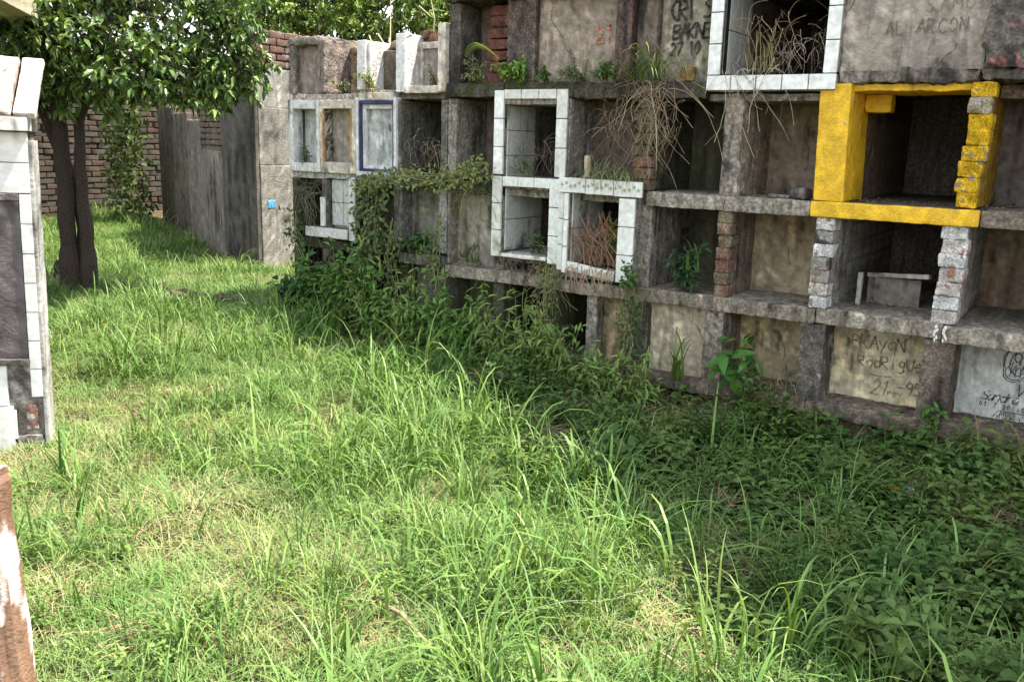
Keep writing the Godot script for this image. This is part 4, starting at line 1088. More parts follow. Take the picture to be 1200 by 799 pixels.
func wall_plants() -> void:
	var grey_green := Color(0.14, 0.16, 0.08)
	# on the upper shelf
	bush("shelf_weed", V(-4.06, 2.37, -0.02), V(-4.06, 2.45, 0.05), V(0.24, 0.09, 0.1), 260, 0.05, 0.028, BRIGHT, "bright green leafy weed growing above the upper white tile frame")
	bush("shelf_weed", V(-4.38, 2.37, -0.02), V(-4.40, 2.47, 0.05), V(0.22, 0.12, 0.08), 150, 0.035, 0.012, Color(0.19, 0.22, 0.09), "pale feathery weed at the foot of the dark brick stub")
	bush("grey_shrub", V(-3.48, 2.37, -0.02), V(-3.46, 2.45, 0.06), V(0.27, 0.12, 0.12), 700, 0.03, 0.007, grey_green, "grey green wiry shrub on shelf below the red numerals")
	bush("shelf_weed", V(-3.24, 2.37, 0.0), V(-3.22, 2.42, 0.08), V(0.14, 0.08, 0.1), 110, 0.05, 0.022, GREEN, "small green weed between grey shrub and hanging dry stalks")
	bush("shelf_weed", V(-3.75, 2.37, 0.0), V(-3.75, 2.42, 0.08), V(0.1, 0.06, 0.08), 80, 0.04, 0.022, GREEN, "small green weed between bright weed and grey shrub")
	var fern := thing("fern_frond", V(-4.50, 2.55, 0.02), "arching yellow green fern frond on the dark top bay", "fern")
	var g := Geo.new()
	var p := Vector3.ZERO
	var d := V(0.35, 0.8, 0.45).normalized()
	for i in 24:
		p += d * 0.022
		d = (d + V(0.08, -0.085, 0.0)).normalized()
		for s in [-1.0, 1.0]:
			g.leaf(p, (d * 0.6 + V(0.1, 0.35 * s, 0.75 * s)).normalized(), V(0, 0.9, 0.5), 0.075 * (1.0 - absf(i - 10) / 16.0), 0.022, shade_of(Color(0.25, 0.3, 0.05), 0.2), 0.1, 0.4)
	put("frond", g.mesh(), M.leaf, fern, fern.position)
	# hanging dry mass and the grass above it
	hanging("hanging_stalks", -3.24, -2.62, 2.46, 0.07, 150, 0.12, 0.42, "tangle of dry brown stalks hanging over the brick pillar", [Color(0.3, 0.23, 0.15), Color(0.19, 0.14, 0.1), Color(0.24, 0.18, 0.13)], 0.5)
	hanging("long_stalks", -2.95, -2.72, 2.34, 0.08, 30, 0.6, 1.0, "long pale dry stems trailing down beside the brick pillar", [Color(0.42, 0.35, 0.25), Color(0.3, 0.23, 0.16)])
	tuft("green_tuft", V(-2.9, 2.36, 0.06), 60, 0.5, 0.011, 1.0, 0.55, GREEN, Color(0.2, 0.24, 0.06), "upright green grass growing out of the dry hanging tangle", "grass tuft", "", 0.14)
	tuft("pale_tuft", V(-2.68, 2.37, 0.04), 40, 0.3, 0.006, 1.2, 0.7, Color(0.2, 0.2, 0.1), Color(0.34, 0.3, 0.18), "pale dry grass in front of the scratched lettering panel", "grass tuft", "", 0.16)
	tuft("niche_grass", V(-3.17, 1.6, 0.0), 260, 0.42, 0.0065, 1.4, 0.55, Color(0.14, 0.17, 0.07), Color(0.24, 0.26, 0.13), "dense grey green fine grass filling niche beside clay vase", "grass tuft", "", 0.19)
	# in the white frames
	hanging("niche_roots", -4.05, -3.66, 1.86, -0.1, 46, 0.2, 0.45, "dead twigs and roots inside the upper white tile niche", [Color(0.16, 0.13, 0.09), Color(0.25, 0.2, 0.14)])
	bush("niche_weed", V(-3.95, 1.68, -0.05), V(-3.93, 1.75, 0.02), V(0.15, 0.1, 0.08), 70, 0.05, 0.012, Color(0.1, 0.13, 0.05), "thin weed on floor of the upper white tile niche")
	bush("niche_weed", V(-3.85, 1.06, -0.12), V(-3.83, 1.16, -0.1), V(0.13, 0.11, 0.1), 120, 0.045, 0.02, Color(0.05, 0.085, 0.03), "dark weed inside the lower white tile niche")
	hanging("under_sill_twigs", -4.12, -3.66, 1.01, 0.03, 60, 0.1, 0.32, "dark twiggy roots hanging under the lower white sill", [Color(0.1, 0.08, 0.06), Color(0.2, 0.17, 0.12)])
	var tw := thing("brown_stalks", V(-3.25, 1.03, 0.0), "reddish brown dead stalks filling the leaning white frame", "dead stalks")
	g = Geo.new()
	for i in 95:
		var b := V(rnd(-0.2, 0.2), 0, rnd(-0.12, 0.09))
		g.tube([b, b + V(rnd(-0.12, 0.12), rnd(0.1, 0.2), rnd(-0.04, 0.05)), b + V(rnd(-0.22, 0.22), rnd(0.2, 0.42), rnd(-0.05, 0.08))], [0.003, 0.003, 0.0015], 4, shade_of([Color(0.27, 0.16, 0.1), Color(0.36, 0.25, 0.17), Color(0.18, 0.1, 0.07)][i % 3], 0.25))
	for i in 34:
		var b := V(rnd(-0.18, 0.22), -0.01, 0.1)
		g.tube([b, b + V(rnd(-0.05, 0.05), rnd(-0.06, 0.02), 0.05), b + V(rnd(-0.08, 0.08), rnd(-0.22, -0.08), 0.05)], [0.003, 0.003, 0.0015], 4, shade_of(Color(0.33, 0.24, 0.17), 0.25))
	put("stalks", g.mesh(), M.straw, tw, tw.position)
	bush("niche_weed", V(-3.14, 1.04, -0.1), V(-3.13, 1.24, -0.08), V(0.1, 0.15, 0.1), 90, 0.055, 0.026, Color(0.13, 0.18, 0.03), "yellow green leaves growing among brown stalks in leaning frame")
	bush("niche_fern", V(-2.55, 0.92, -0.12), V(-2.54, 1.12, -0.05), V(0.22, 0.2, 0.14), 420, 0.055, 0.02, Color(0.035, 0.075, 0.03), "dark bushy plant filling niche right of the leaning frame")
	tuft("broad_grass", V(-2.47, 1.05, -0.02), 6, 0.34, 0.032, 0.5, 0.35, Color(0.06, 0.12, 0.03), Color(0.1, 0.17, 0.04), "broad upright leaves above the dark bushy niche plant", "plant")
	bush("edge_vine", V(-2.88, 0.86, 0.12), V(-2.88, 0.92, 0.14), V(0.12, 0.22, 0.06), 130, 0.045, 0.024, Color(0.07, 0.12, 0.035), "leafy vine at lower right corner of the leaning frame")
	# lowest row
	bush("broadleaf_plant", V(-2.10, 0.30, 0.06), V(-2.09, 0.52, 0.12), V(0.15, 0.15, 0.1), 30, 0.15, 0.075, Color(0.05, 0.14, 0.025), "young broad leaved plant growing on ledge before ochre panel", "plant", "", M.leaf, 0.3)
	tuft("ledge_grass", V(-1.79, 0.30, 0.05), 22, 0.34, 0.007, 0.9, 0.55, Color(0.1, 0.13, 0.05), STRAW, "thin grass tuft on ledge beside black mouldy pillar", "grass tuft", "", 0.08)
	tuft("panel_grass", V(-2.5, 0.28, 0.06), 18, 0.5, 0.02, 0.7, 0.3, Color(0.08, 0.15, 0.03), Color(0.13, 0.2, 0.05), "broad grass clump in front of pale lowest panel", "grass tuft", "", 0.05)
	hanging("hanging_moss", -3.72, -3.5, 0.95, 0.05, 44, 0.3, 0.6, "mossy dry stems hanging on pillar below the white frames", [Color(0.2, 0.2, 0.09), Color(0.28, 0.24, 0.13)])
	hanging("frame_stems", -3.02, -2.82, 0.9, 0.09, 36, 0.25, 0.5, "dark stems hanging below the leaning frame's right post", [Color(0.12, 0.11, 0.06), Color(0.2, 0.17, 0.1)])
	bush("pier_weed", V(-0.83, 0.2, 0.1), V(-0.82, 0.34, 0.13), V(0.12, 0.14, 0.07), 60, 0.055, 0.03, Color(0.06, 0.12, 0.03), "small leafy weed at foot of rough brown pier")
	tuft("plaque_grass", V(-0.42, 0.1, 0.12), 34, 0.4, 0.011, 0.8, 0.6, Color(0.08, 0.13, 0.03), Color(0.24, 0.22, 0.1), "grass tuft under the pale handwritten plaque", "grass tuft", "", 0.18)
	hanging("ledge_roots", -0.72, -0.2, 0.24, 0.07, 70, 0.1, 0.3, "dry roots hanging from ledge under the handwritten plaque", [Color(0.2, 0.15, 0.11), Color(0.12, 0.09, 0.07)])
	hanging("ledge_roots", -2.2, -1.7, 0.27, 0.07, 50, 0.08, 0.28, "dry reddish roots hanging from broken ledge below ochre panel", [Color(0.24, 0.16, 0.12), Color(0.15, 0.1, 0.08)])
	# weeds along the foot of the wall
	var foot := [[-6.02, 0.5, "thick leafy weeds under the small white tile sill"], [-5.72, 0.6, "thick weeds left of the large leaved vine"], [-5.42, 0.62, "thick weeds right of the large leaved vine"], [-4.8, 0.55, "thick weeds under the peeling white post"], [-5.25, 0.55, "leafy weeds below the climbing vine pillar"], [-4.95, 0.5, "tall fern like weeds below the grey recess plant"], [-4.62, 0.52, "fern like weeds at joint of the two niche blocks"], [-4.3, 0.5, "bushy weeds below the wispy recess weed"], [-3.95, 0.58, "tall bright weeds before the dark opening under white frames"], [-3.75, 0.6, "tall bright weeds in the dark opening left of mossy pillar"], [-3.45, 0.5, "leafy weeds in the dark opening right of mossy pillar"], [-3.6, 0.42, "weeds at foot of the mossy pillar below white frames"], [-3.3, 0.36, "weeds in front of grey post by ochre panel"], [-3.0, 0.34, "weeds below the narrow ochre panel"], [-2.7, 0.3, "low weeds under the pale lowest panel"]]
	for q0 in foot:
		var q := [q0[0], q0[1] * 1.35, q0[2]]
		var gy := gh(q[0], 0.25)
		var big := rng.randf() < 0.5
		bush("foot_weeds", V(q[0], gy, 0.25), V(q[0], gy + q[1] * 0.55, 0.24), V(0.25, q[1] * 0.52, 0.2), 420, 0.075 if big else 0.095, 0.034 if big else 0.02, Color(0.1, 0.19, 0.04) if big else Color(0.14, 0.21, 0.055), q[2], "weeds", "weeds along the wall foot")
	creeper("pillar_creeper", [V(-4.72, 0.3, 0.1), V(-4.7, 0.6, 0.09), V(-4.74, 0.95, 0.08), V(-4.72, 1.3, 0.06)], 260, 0.05, 0.022, Color(0.1, 0.13, 0.045), 0.1, "thin creeper climbing the peeling white post")
	creeper("pillar_creeper", [V(-3.64, 0.25, 0.12), V(-3.62, 0.5, 0.1), V(-3.63, 0.75, 0.08), V(-3.6, 0.95, 0.08)], 320, 0.04, 0.018, Color(0.12, 0.14, 0.05), 0.09, "mossy creeper covering pillar under the lower white frame")
	creeper("pillar_creeper", [V(-2.9, 0.25, 0.12), V(-2.88, 0.5, 0.1), V(-2.9, 0.8, 0.1)], 240, 0.04, 0.02, Color(0.06, 0.09, 0.03), 0.08, "dark creeper on pillar between ochre and pale panels")
	creeper("pillar_creeper", [V(-5.2, 0.3, 0.12), V(-5.16, 0.6, 0.1), V(-5.22, 0.9, 0.08), V(-5.2, 1.2, 0.06)], 300, 0.05, 0.024, Color(0.1, 0.13, 0.045), 0.1, "creeper on grey post beside the recess plant")
	creeper("pillar_creeper", [V(-6.15, 0.4, 0.1), V(-6.2, 0.7, 0.08), V(-6.35, 0.95, 0.06), V(-6.45, 1.2, 0.05)], 200, 0.06, 0.03, Color(0.06, 0.09, 0.035), 0.12, "dark creeper rising into the end opening")
	for q in [[-5.6, 0.6, 0.4, "arching dark grass clump below the climbing vine"], [-4.75, 0.55, 0.45, "arching dark grass clump before the joint of both blocks"], [-4.1, 0.6, 0.5, "arching dark grass clump below the white tile frames"], [-3.4, 0.5, 0.5, "arching dark grass clump below the leaning white frame"]]:
		tuft("foot_grass", V(q[0], gh(q[0], q[2]), q[2]), 26, q[1], 0.013, 1.2, 0.6, Color(0.08, 0.15, 0.03), Color(0.14, 0.2, 0.05), q[3], "grass tuft", "grass clumps along the wall foot", 0.1)
	# top right white niche
	hanging("niche_straw", -2.26, -1.72, 2.72, -0.05, 80, 0.2, 0.45, "dry straw spilling from the top white tile niche", [Color(0.3, 0.24, 0.18), Color(0.22, 0.17, 0.13), Color(0.4, 0.33, 0.24)], 0.28)
	tuft("niche_straw_grass", V(-2.1, 2.41, -0.05), 26, 0.55, 0.009, 0.7, 0.5, Color(0.16, 0.18, 0.06), STRAW, "tall pale grass stems in the top white tile niche", "grass tuft", "", 0.1)
	hanging("sill_stems", -2.4, -1.95, 2.42, 0.09, 26, 0.3, 0.65, "single dry stems drooping over the white tile sill", [Color(0.45, 0.4, 0.32), Color(0.3, 0.25, 0.19)])
	# left block
	creeper("creeping_vine", [V(-5.62, 1.50, 0.08), V(-5.35, 1.55, 0.1), V(-5.05, 1.62, 0.1), V(-4.7, 1.60, 0.1), V(-4.4, 1.66, 0.1), V(-4.2, 1.72, 0.1)], 620, 0.045, 0.024, Color(0.16, 0.19, 0.06), 0.09, "pale green creeper trailing along shelf between tile frames")
	creeper("climbing_vine", [V(-5.45, 0.35, 0.1), V(-5.5, 0.7, 0.1), V(-5.42, 1.0, 0.08), V(-5.46, 1.25, 0.06), V(-5.35, 1.5, 0.06)], 700, 0.06, 0.032, Color(0.1, 0.14, 0.05), 0.16, "dense climbing vine covering pillar under the blue trimmed plate")
	creeper("climbing_vine", [V(-5.5, 0.3, 0.16), V(-5.52, 0.6, 0.16), V(-5.48, 0.9, 0.14)], 120, 0.12, 0.08, Color(0.045, 0.095, 0.025), 0.14, "large leaved vine at the foot of the niche block")
	bush("foot_bush", V(-6.1, 0.25, 0.15), V(-6.1, 0.62, 0.18), V(0.36, 0.32, 0.18), 300, 0.1, 0.06, Color(0.035, 0.085, 0.025), "dark leafy bush at the foot of the block's end niches", "bush")
	bush("foot_bush", V(-6.45, 0.25, 0.12), V(-6.47, 0.5, 0.14), V(0.16, 0.26, 0.12), 110, 0.1, 0.055, Color(0.03, 0.07, 0.025), "small dark bush against the far corner of the block", "bush")
	bush("recess_plant", V(-4.98, 0.97, -0.04), V(-4.98, 1.06, 0.0), V(0.18, 0.1, 0.07), 140, 0.06, 0.035, Color(0.045, 0.11, 0.03), "green plant in grey recess beside peeling white post")
	bush("recess_weed", V(-4.42, 0.93, 0.0), V(-4.42, 1.05, 0.02), V(0.2, 0.16, 0.06), 160, 0.035, 0.014, Color(0.1, 0.12, 0.05), "wispy weed in grey recess left of the lower white frame")
	hanging("wall_moss_stems", -4.62, -4.25, 1.52, 0.04, 60, 0.2, 0.5, "mossy stems trailing down the grey recess", [Color(0.14, 0.15, 0.07), Color(0.2, 0.2, 0.1)])
	hanging("dry_vines", -6.46, -6.18, 1.45, 0.03, 50, 0.4, 0.9, "dry vines hanging in the dark end opening", [Color(0.2, 0.18, 0.13), Color(0.13, 0.12, 0.08)])
	hanging("dark_opening_roots", -5.15, -4.8, 1.86, 0.0, 44, 0.2, 0.5, "bare roots hanging in the dark opening by blue trimmed plate", [Color(0.3, 0.27, 0.18), Color(0.18, 0.15, 0.1)])
	bush("plate_weed", V(-6.33, 1.69, 0.0), V(-6.33, 1.77, 0.02), V(0.14, 0.12, 0.04), 120, 0.04, 0.012, Color(0.1, 0.13, 0.07), "thin weed growing over the end plate of white frame")
	bush("top_weed", V(-5.52, 2.34, 0.0), V(-5.5, 2.42, 0.03), V(0.18, 0.12, 0.08), 170, 0.045, 0.013, Color(0.25, 0.25, 0.1), "yellowish weed at the foot of ruined white post")
	bush("top_weed", V(-5.95, 2.32, -0.1), V(-5.95, 2.36, -0.08), V(0.12, 0.05, 0.08), 120, 0.04, 0.02, Color(0.12, 0.14, 0.07), "low weed clump inside the broken open top niche")
	bush("top_weed", V(-4.88, 2.36, -0.05), V(-4.86, 2.46, -0.03), V(0.12, 0.12, 0.07), 110, 0.04, 0.01, Color(0.2, 0.2, 0.1), "pale weed growing in the white framed inset plate")
	var tg := thing("top_twigs", V(-5.6, 2.72, -0.3), "bare pale twigs sticking out above the ruined niches", "twigs")
	g = Geo.new()
	for q in [[V(0.05, 0.05, 0.3), V(0.16, 0.0, 0.4), V(0.3, -0.07, 0.42)], [V(0.15, 0.06, 0.3), V(0.24, 0.0, 0.35), V(0.3, -0.05, 0.36)], [V(0.02, 0.0, 0.0), V(-0.02, 0.2, -0.05), V(-0.06, 0.45, -0.1)], [V(0.55, 0.2, 0.2), V(0.6, 0.26, 0.3), V(0.8, 0.16, 0.4)], [V(0.5, 0.0, 0.0), V(0.52, 0.2, 0.0), V(0.48, 0.35, 0.0)]]:
		g.tube(q, [0.006, 0.005, 0.003], 5, Color(0.45, 0.38, 0.25))
	g.tube([V(1.0, 0.25, 0.1), V(0.98, 0.4, 0.1), V(0.93, 0.6, 0.1)], [0.007, 0.006, 0.004], 5, Color(0.12, 0.1, 0.09))
	put("twigs", g.mesh(), M.stem, tg, tg.position)
	# corner climber on the far plastered wall
	creeper("ivy_column", [V(-12.7, 0.5, -2.55), V(-12.7, 1.3, -2.5), V(-12.6, 2.0, -2.45), V(-12.3, 2.6, -2.4)], 900, 0.12, 0.07, Color(0.08, 0.11, 0.03), 0.38, "yellow green ivy column climbing corner of the far grey wall")

# ------------------------------------------------------------------ trees
func tree(called: String, base: Vector3, stems: Array, blobs: Array, n: int, l: float, w: float, cols: Array, bark: Color, m: Material, label: String, group := "") -> void:
	var t := thing(called, base, label, "tree", group)
	var tr := Geo.new()
	for s in stems:      # each [points], [radii]
		var pts := []
		var rad := []
		var src: Array = s[0]
		for i in src.size() - 1:
			for k in 6:
				var f := k / 6.0
				var p: Vector3 = (src[i] as Vector3).lerp(src[i + 1], f)
				pts.append(p + V(nmid.get_noise_2d(p.y * 0.5 + i, p.x), 0, nmid.get_noise_2d(p.y * 0.5, p.z + 9.0)) * 0.018)
				rad.append(lerpf(s[1][i], s[1][i + 1], f) * (1.0 + 0.18 * nmid.get_noise_1d(p.y * 1.3 + p.x)))
		pts.append(src[-1])
		rad.append(s[1][-1])
		tr.tube(pts, rad, 12, bark)
	put("trunk", tr.mesh(), M.bark, t, base)
	var br := Geo.new()
	var g := Geo.new()
	var total := 0.0
	for b in blobs:
		total += b[1].x * b[1].y
	for b in blobs:
		var c: Vector3 = b[0]
		var r: Vector3 = b[1]
		var twigs := int(n * (r.x * r.y / total) / 9.0)
		for i in twigs:
			var d := rdir()
			var p := c + Vector3(d.x * r.x, d.y * r.y, d.z * r.z) * pow(rng.randf(), 0.4) * (1.0 + 0.35 * nlo.get_noise_3d(d.x * 3.0 + c.x, d.y * 3.0, d.z * 3.0))
			if nlo.get_noise_3d(p.x * 2.6, p.y * 2.6, p.z * 2.6) < -0.2:
				continue
			var out := (d * 0.8 + V(0, -0.15, 0) + rdir() * 0.6).normalized()
			var st := p - out * l * 2.2
			br.tube([st, p], [0.006, 0.003], 3, bark)
			for k in 9:
				var q := st.lerp(p, rnd(0.2, 1.1))
				var ld := (out * 0.7 + rdir()).normalized()
				ld.y -= 0.25
				var col: Color = cols[rng.randi() % cols.size()]
				g.leaf(q, ld, (V(0, 1, 0) + rdir() * 0.55).normalized(), l * rnd(0.65, 1.2), w * rnd(0.7, 1.15), shade_of(col, 0.3), 0.18, rnd(0.1, 0.4))
	for b in blobs:
		var c2: Vector3 = b[0]
		var top: Vector3 = stems[0][0][-1]
		br.tube([top, top.lerp(c2, 0.5) + V(0, 0.12, 0), c2], [0.035, 0.022, 0.01], 6, bark)
	put("crown", g.mesh(), m, t, base)
	put("branches", br.mesh(), M.bark, t, base)

func trees() -> void:
	var R := V(0.832, 0, -0.555)
	var F := V(-0.555, 0, -0.832)
	var stems := [
		[[R * -0.10 + V(0, -0.1, 0), R * -0.09 + V(0, 0.5, 0), R * -0.09 + V(0, 1.3, 0), R * -0.08 + V(0, 2.1, 0), R * -0.05 + V(0, 3.1, 0)], [0.14, 0.085, 0.075, 0.068, 0.05]],
		[[R * 0.09 + V(0, -0.1, 0), R * 0.10 + V(0, 0.5, 0), R * 0.09 + V(0, 1.3, 0), R * 0.11 + V(0, 1.75, 0), R * 0.3 + V(0, 2.15, 0), R * 0.9 + V(0, 2.6, 0)], [0.1, 0.062, 0.055, 0.05, 0.042, 0.03]],
		[[R * 0.02 + F * 0.1 + V(0, -0.1, 0), R * 0.03 + F * 0.13 + V(0, 0.8, 0), R * -0.3 + F * 0.2 + V(0, 1.8, 0), R * -0.7 + V(0, 2.5, 0)], [0.12, 0.08, 0.065, 0.03]],
	]
	var blobs := []
	for q in [[0.0, 3.0, 0.0, 0.9, 0.75, 0.9], [0.95, 2.75, 0.1, 0.75, 0.6, 0.75], [1.35, 2.42, 0.0, 0.45, 0.42, 0.45], [0.4, 2.4, -0.2, 0.7, 0.4, 0.6], [-0.7, 2.7, 0.0, 0.9, 0.6, 0.8], [-1.3, 2.5, 0.1, 0.6, 0.5, 0.6], [0.5, 3.5, 0.2, 1.2, 0.6, 1.0], [-0.6, 3.5, 0.2, 1.2, 0.6, 1.0], [-0.3, 2.35, 0.1, 0.6, 0.32, 0.5], [1.55, 3.0, 0.1, 0.5, 0.55, 0.5], [1.75, 2.6, 0.1, 0.35, 0.4, 0.4], [-0.2, 2.75, -0.5, 1.0, 0.55, 0.5], [0.8, 2.55, -0.5, 0.8, 0.45, 0.5]]:
		blobs.append([R * q[0] + F * q[2] + V(0, q[1] - 0.28, 0), V(q[3], q[4], q[5])])
	tree("shade_tree", V(-8.87, 0.26, 0.8), stems, blobs, 27000, 0.105, 0.046, [Color(0.06, 0.11, 0.03), Color(0.1, 0.17, 0.042), Color(0.16, 0.24, 0.06)], Color(0.10, 0.078, 0.068), M.gloss_leaf, "dark glossy leaved shade tree with several trunks beside rubble line")
	var bl2 := []
	for i in 14:
		bl2.append([V(rnd(-1.0, 1.1), 2.9 + rnd(-0.7, 0.9), rnd(-1.0, 1.2)), V(rnd(0.4, 0.7), rnd(0.3, 0.45), rnd(0.4, 0.7))])
	tree("slim_tree", V(-12.9, 0.45, -0.9), [[[V(0, -0.2, 0), V(0.05, 1.2, 0), V(0, 2.2, 0.1), V(0.1, 3.0, 0.1)], [0.09, 0.07, 0.06, 0.03]]], bl2, 9000, 0.11, 0.045, [Color(0.04, 0.08, 0.025), Color(0.06, 0.11, 0.03)], Color(0.08, 0.065, 0.055), M.leaf, "slim dark tree shading the old brick boundary wall")
	var pale := [Color(0.17, 0.25, 0.05), Color(0.22, 0.30, 0.07), Color(0.12, 0.2, 0.04)]
	var spots := [[V(-13.4, 0.4, -6.4), "light leaved tree behind the far plastered wall corner", 1.0], [V(-11.9, 0.4, -7.6), "light leaved tree rising behind the sooty end niche", 1.05], [V(-10.4, 0.3, -8.6), "light leaved tree rising behind the ruined white posts", 0.95]]
	for s in spots:
		var k: float = s[2]
		var bl := []
		for i in 30:
			bl.append([V(rnd(-1.8, 1.8), 3.45 * k + rnd(-0.9, 1.4), rnd(-1.0, 1.0)), V(rnd(0.4, 0.75), rnd(0.28, 0.5), rnd(0.4, 0.7))])
		tree("light_tree", s[0], [[[V(0, -0.3, 0), V(0.1, 1.5, 0), V(-0.1, 3.0, 0), V(0.1, 4.2, 0)], [0.15, 0.12, 0.09, 0.04]], [[V(0.05, 2.2, 0), V(0.7, 3.3, 0.1), V(1.2, 4.2, 0.2)], [0.07, 0.05, 0.02]], [[V(0, 2.4, 0), V(-0.7, 3.4, 0), V(-1.2, 4.4, 0)], [0.07, 0.05, 0.02]]], bl, 17000, 0.125, 0.052, pale, Color(0.16, 0.13, 0.1), M.leaf, s[1])

# ------------------------------------------------------------------ ground, grass
func shade_edge(x: float) -> float:
	return 2.89 + (x + 0.74) * 0.675

func blocked(x: float, z: float) -> bool:
	if x > -6.6 and z < 0.0:
		return true
	if x < -8.85 and z < -1.4 - (x + 8.9) * -0.36:
		return true
	if x < -13.9:
		return true
	return false

func ground_sheet() -> void:
	var x0 := -16.0
	var x1 := 6.0
	var z0 := -9.0
	var z1 := 9.0
	var nx := 176
	var nz := 144
	var vs := PackedVector3Array()
	var ns := PackedVector3Array()
	var cs := PackedColorArray()
	var ix := PackedInt32Array()
	for i in nx + 1:
		for j in nz + 1:
			var x := lerpf(x0, x1, float(i) / nx)
			var z := lerpf(z0, z1, float(j) / nz)
			if i == 0: x = -120.0
			if i == nx: x = 120.0
			if j == 0: z = -120.0
			if j == nz: z = 120.0
			var p := V(x, gh(clampf(x, x0, x1), clampf(z, z0, z1)), z)
			vs.append(p)
			var e := 0.05
			ns.append(V(gh(x - e, z) - gh(x + e, z), 2.0 * e, gh(x, z - e) - gh(x, z + e)).normalized())
			var n := nlo.get_noise_2d(x * 1.3 + 90.0, z * 1.3) + nfine.get_noise_2d(x, z) * 0.5
			cs.append(smix(Color(0.10, 0.075, 0.045), Color(0.27, 0.22, 0.12), n * 1.2 + 0.5))
	for i in nx:
		for j in nz:
			var a := i * (nz + 1) + j
			var b := a + nz + 1
			for e in [a, b, a + 1, b, b + 1, a + 1]:
				ix.append(e)
	var o := put("ground", arr(vs, ns, cs, ix), M.soil, self)
	tag(o, "uneven soil ground covered with dry thatch and grass", "ground", "", "structure")

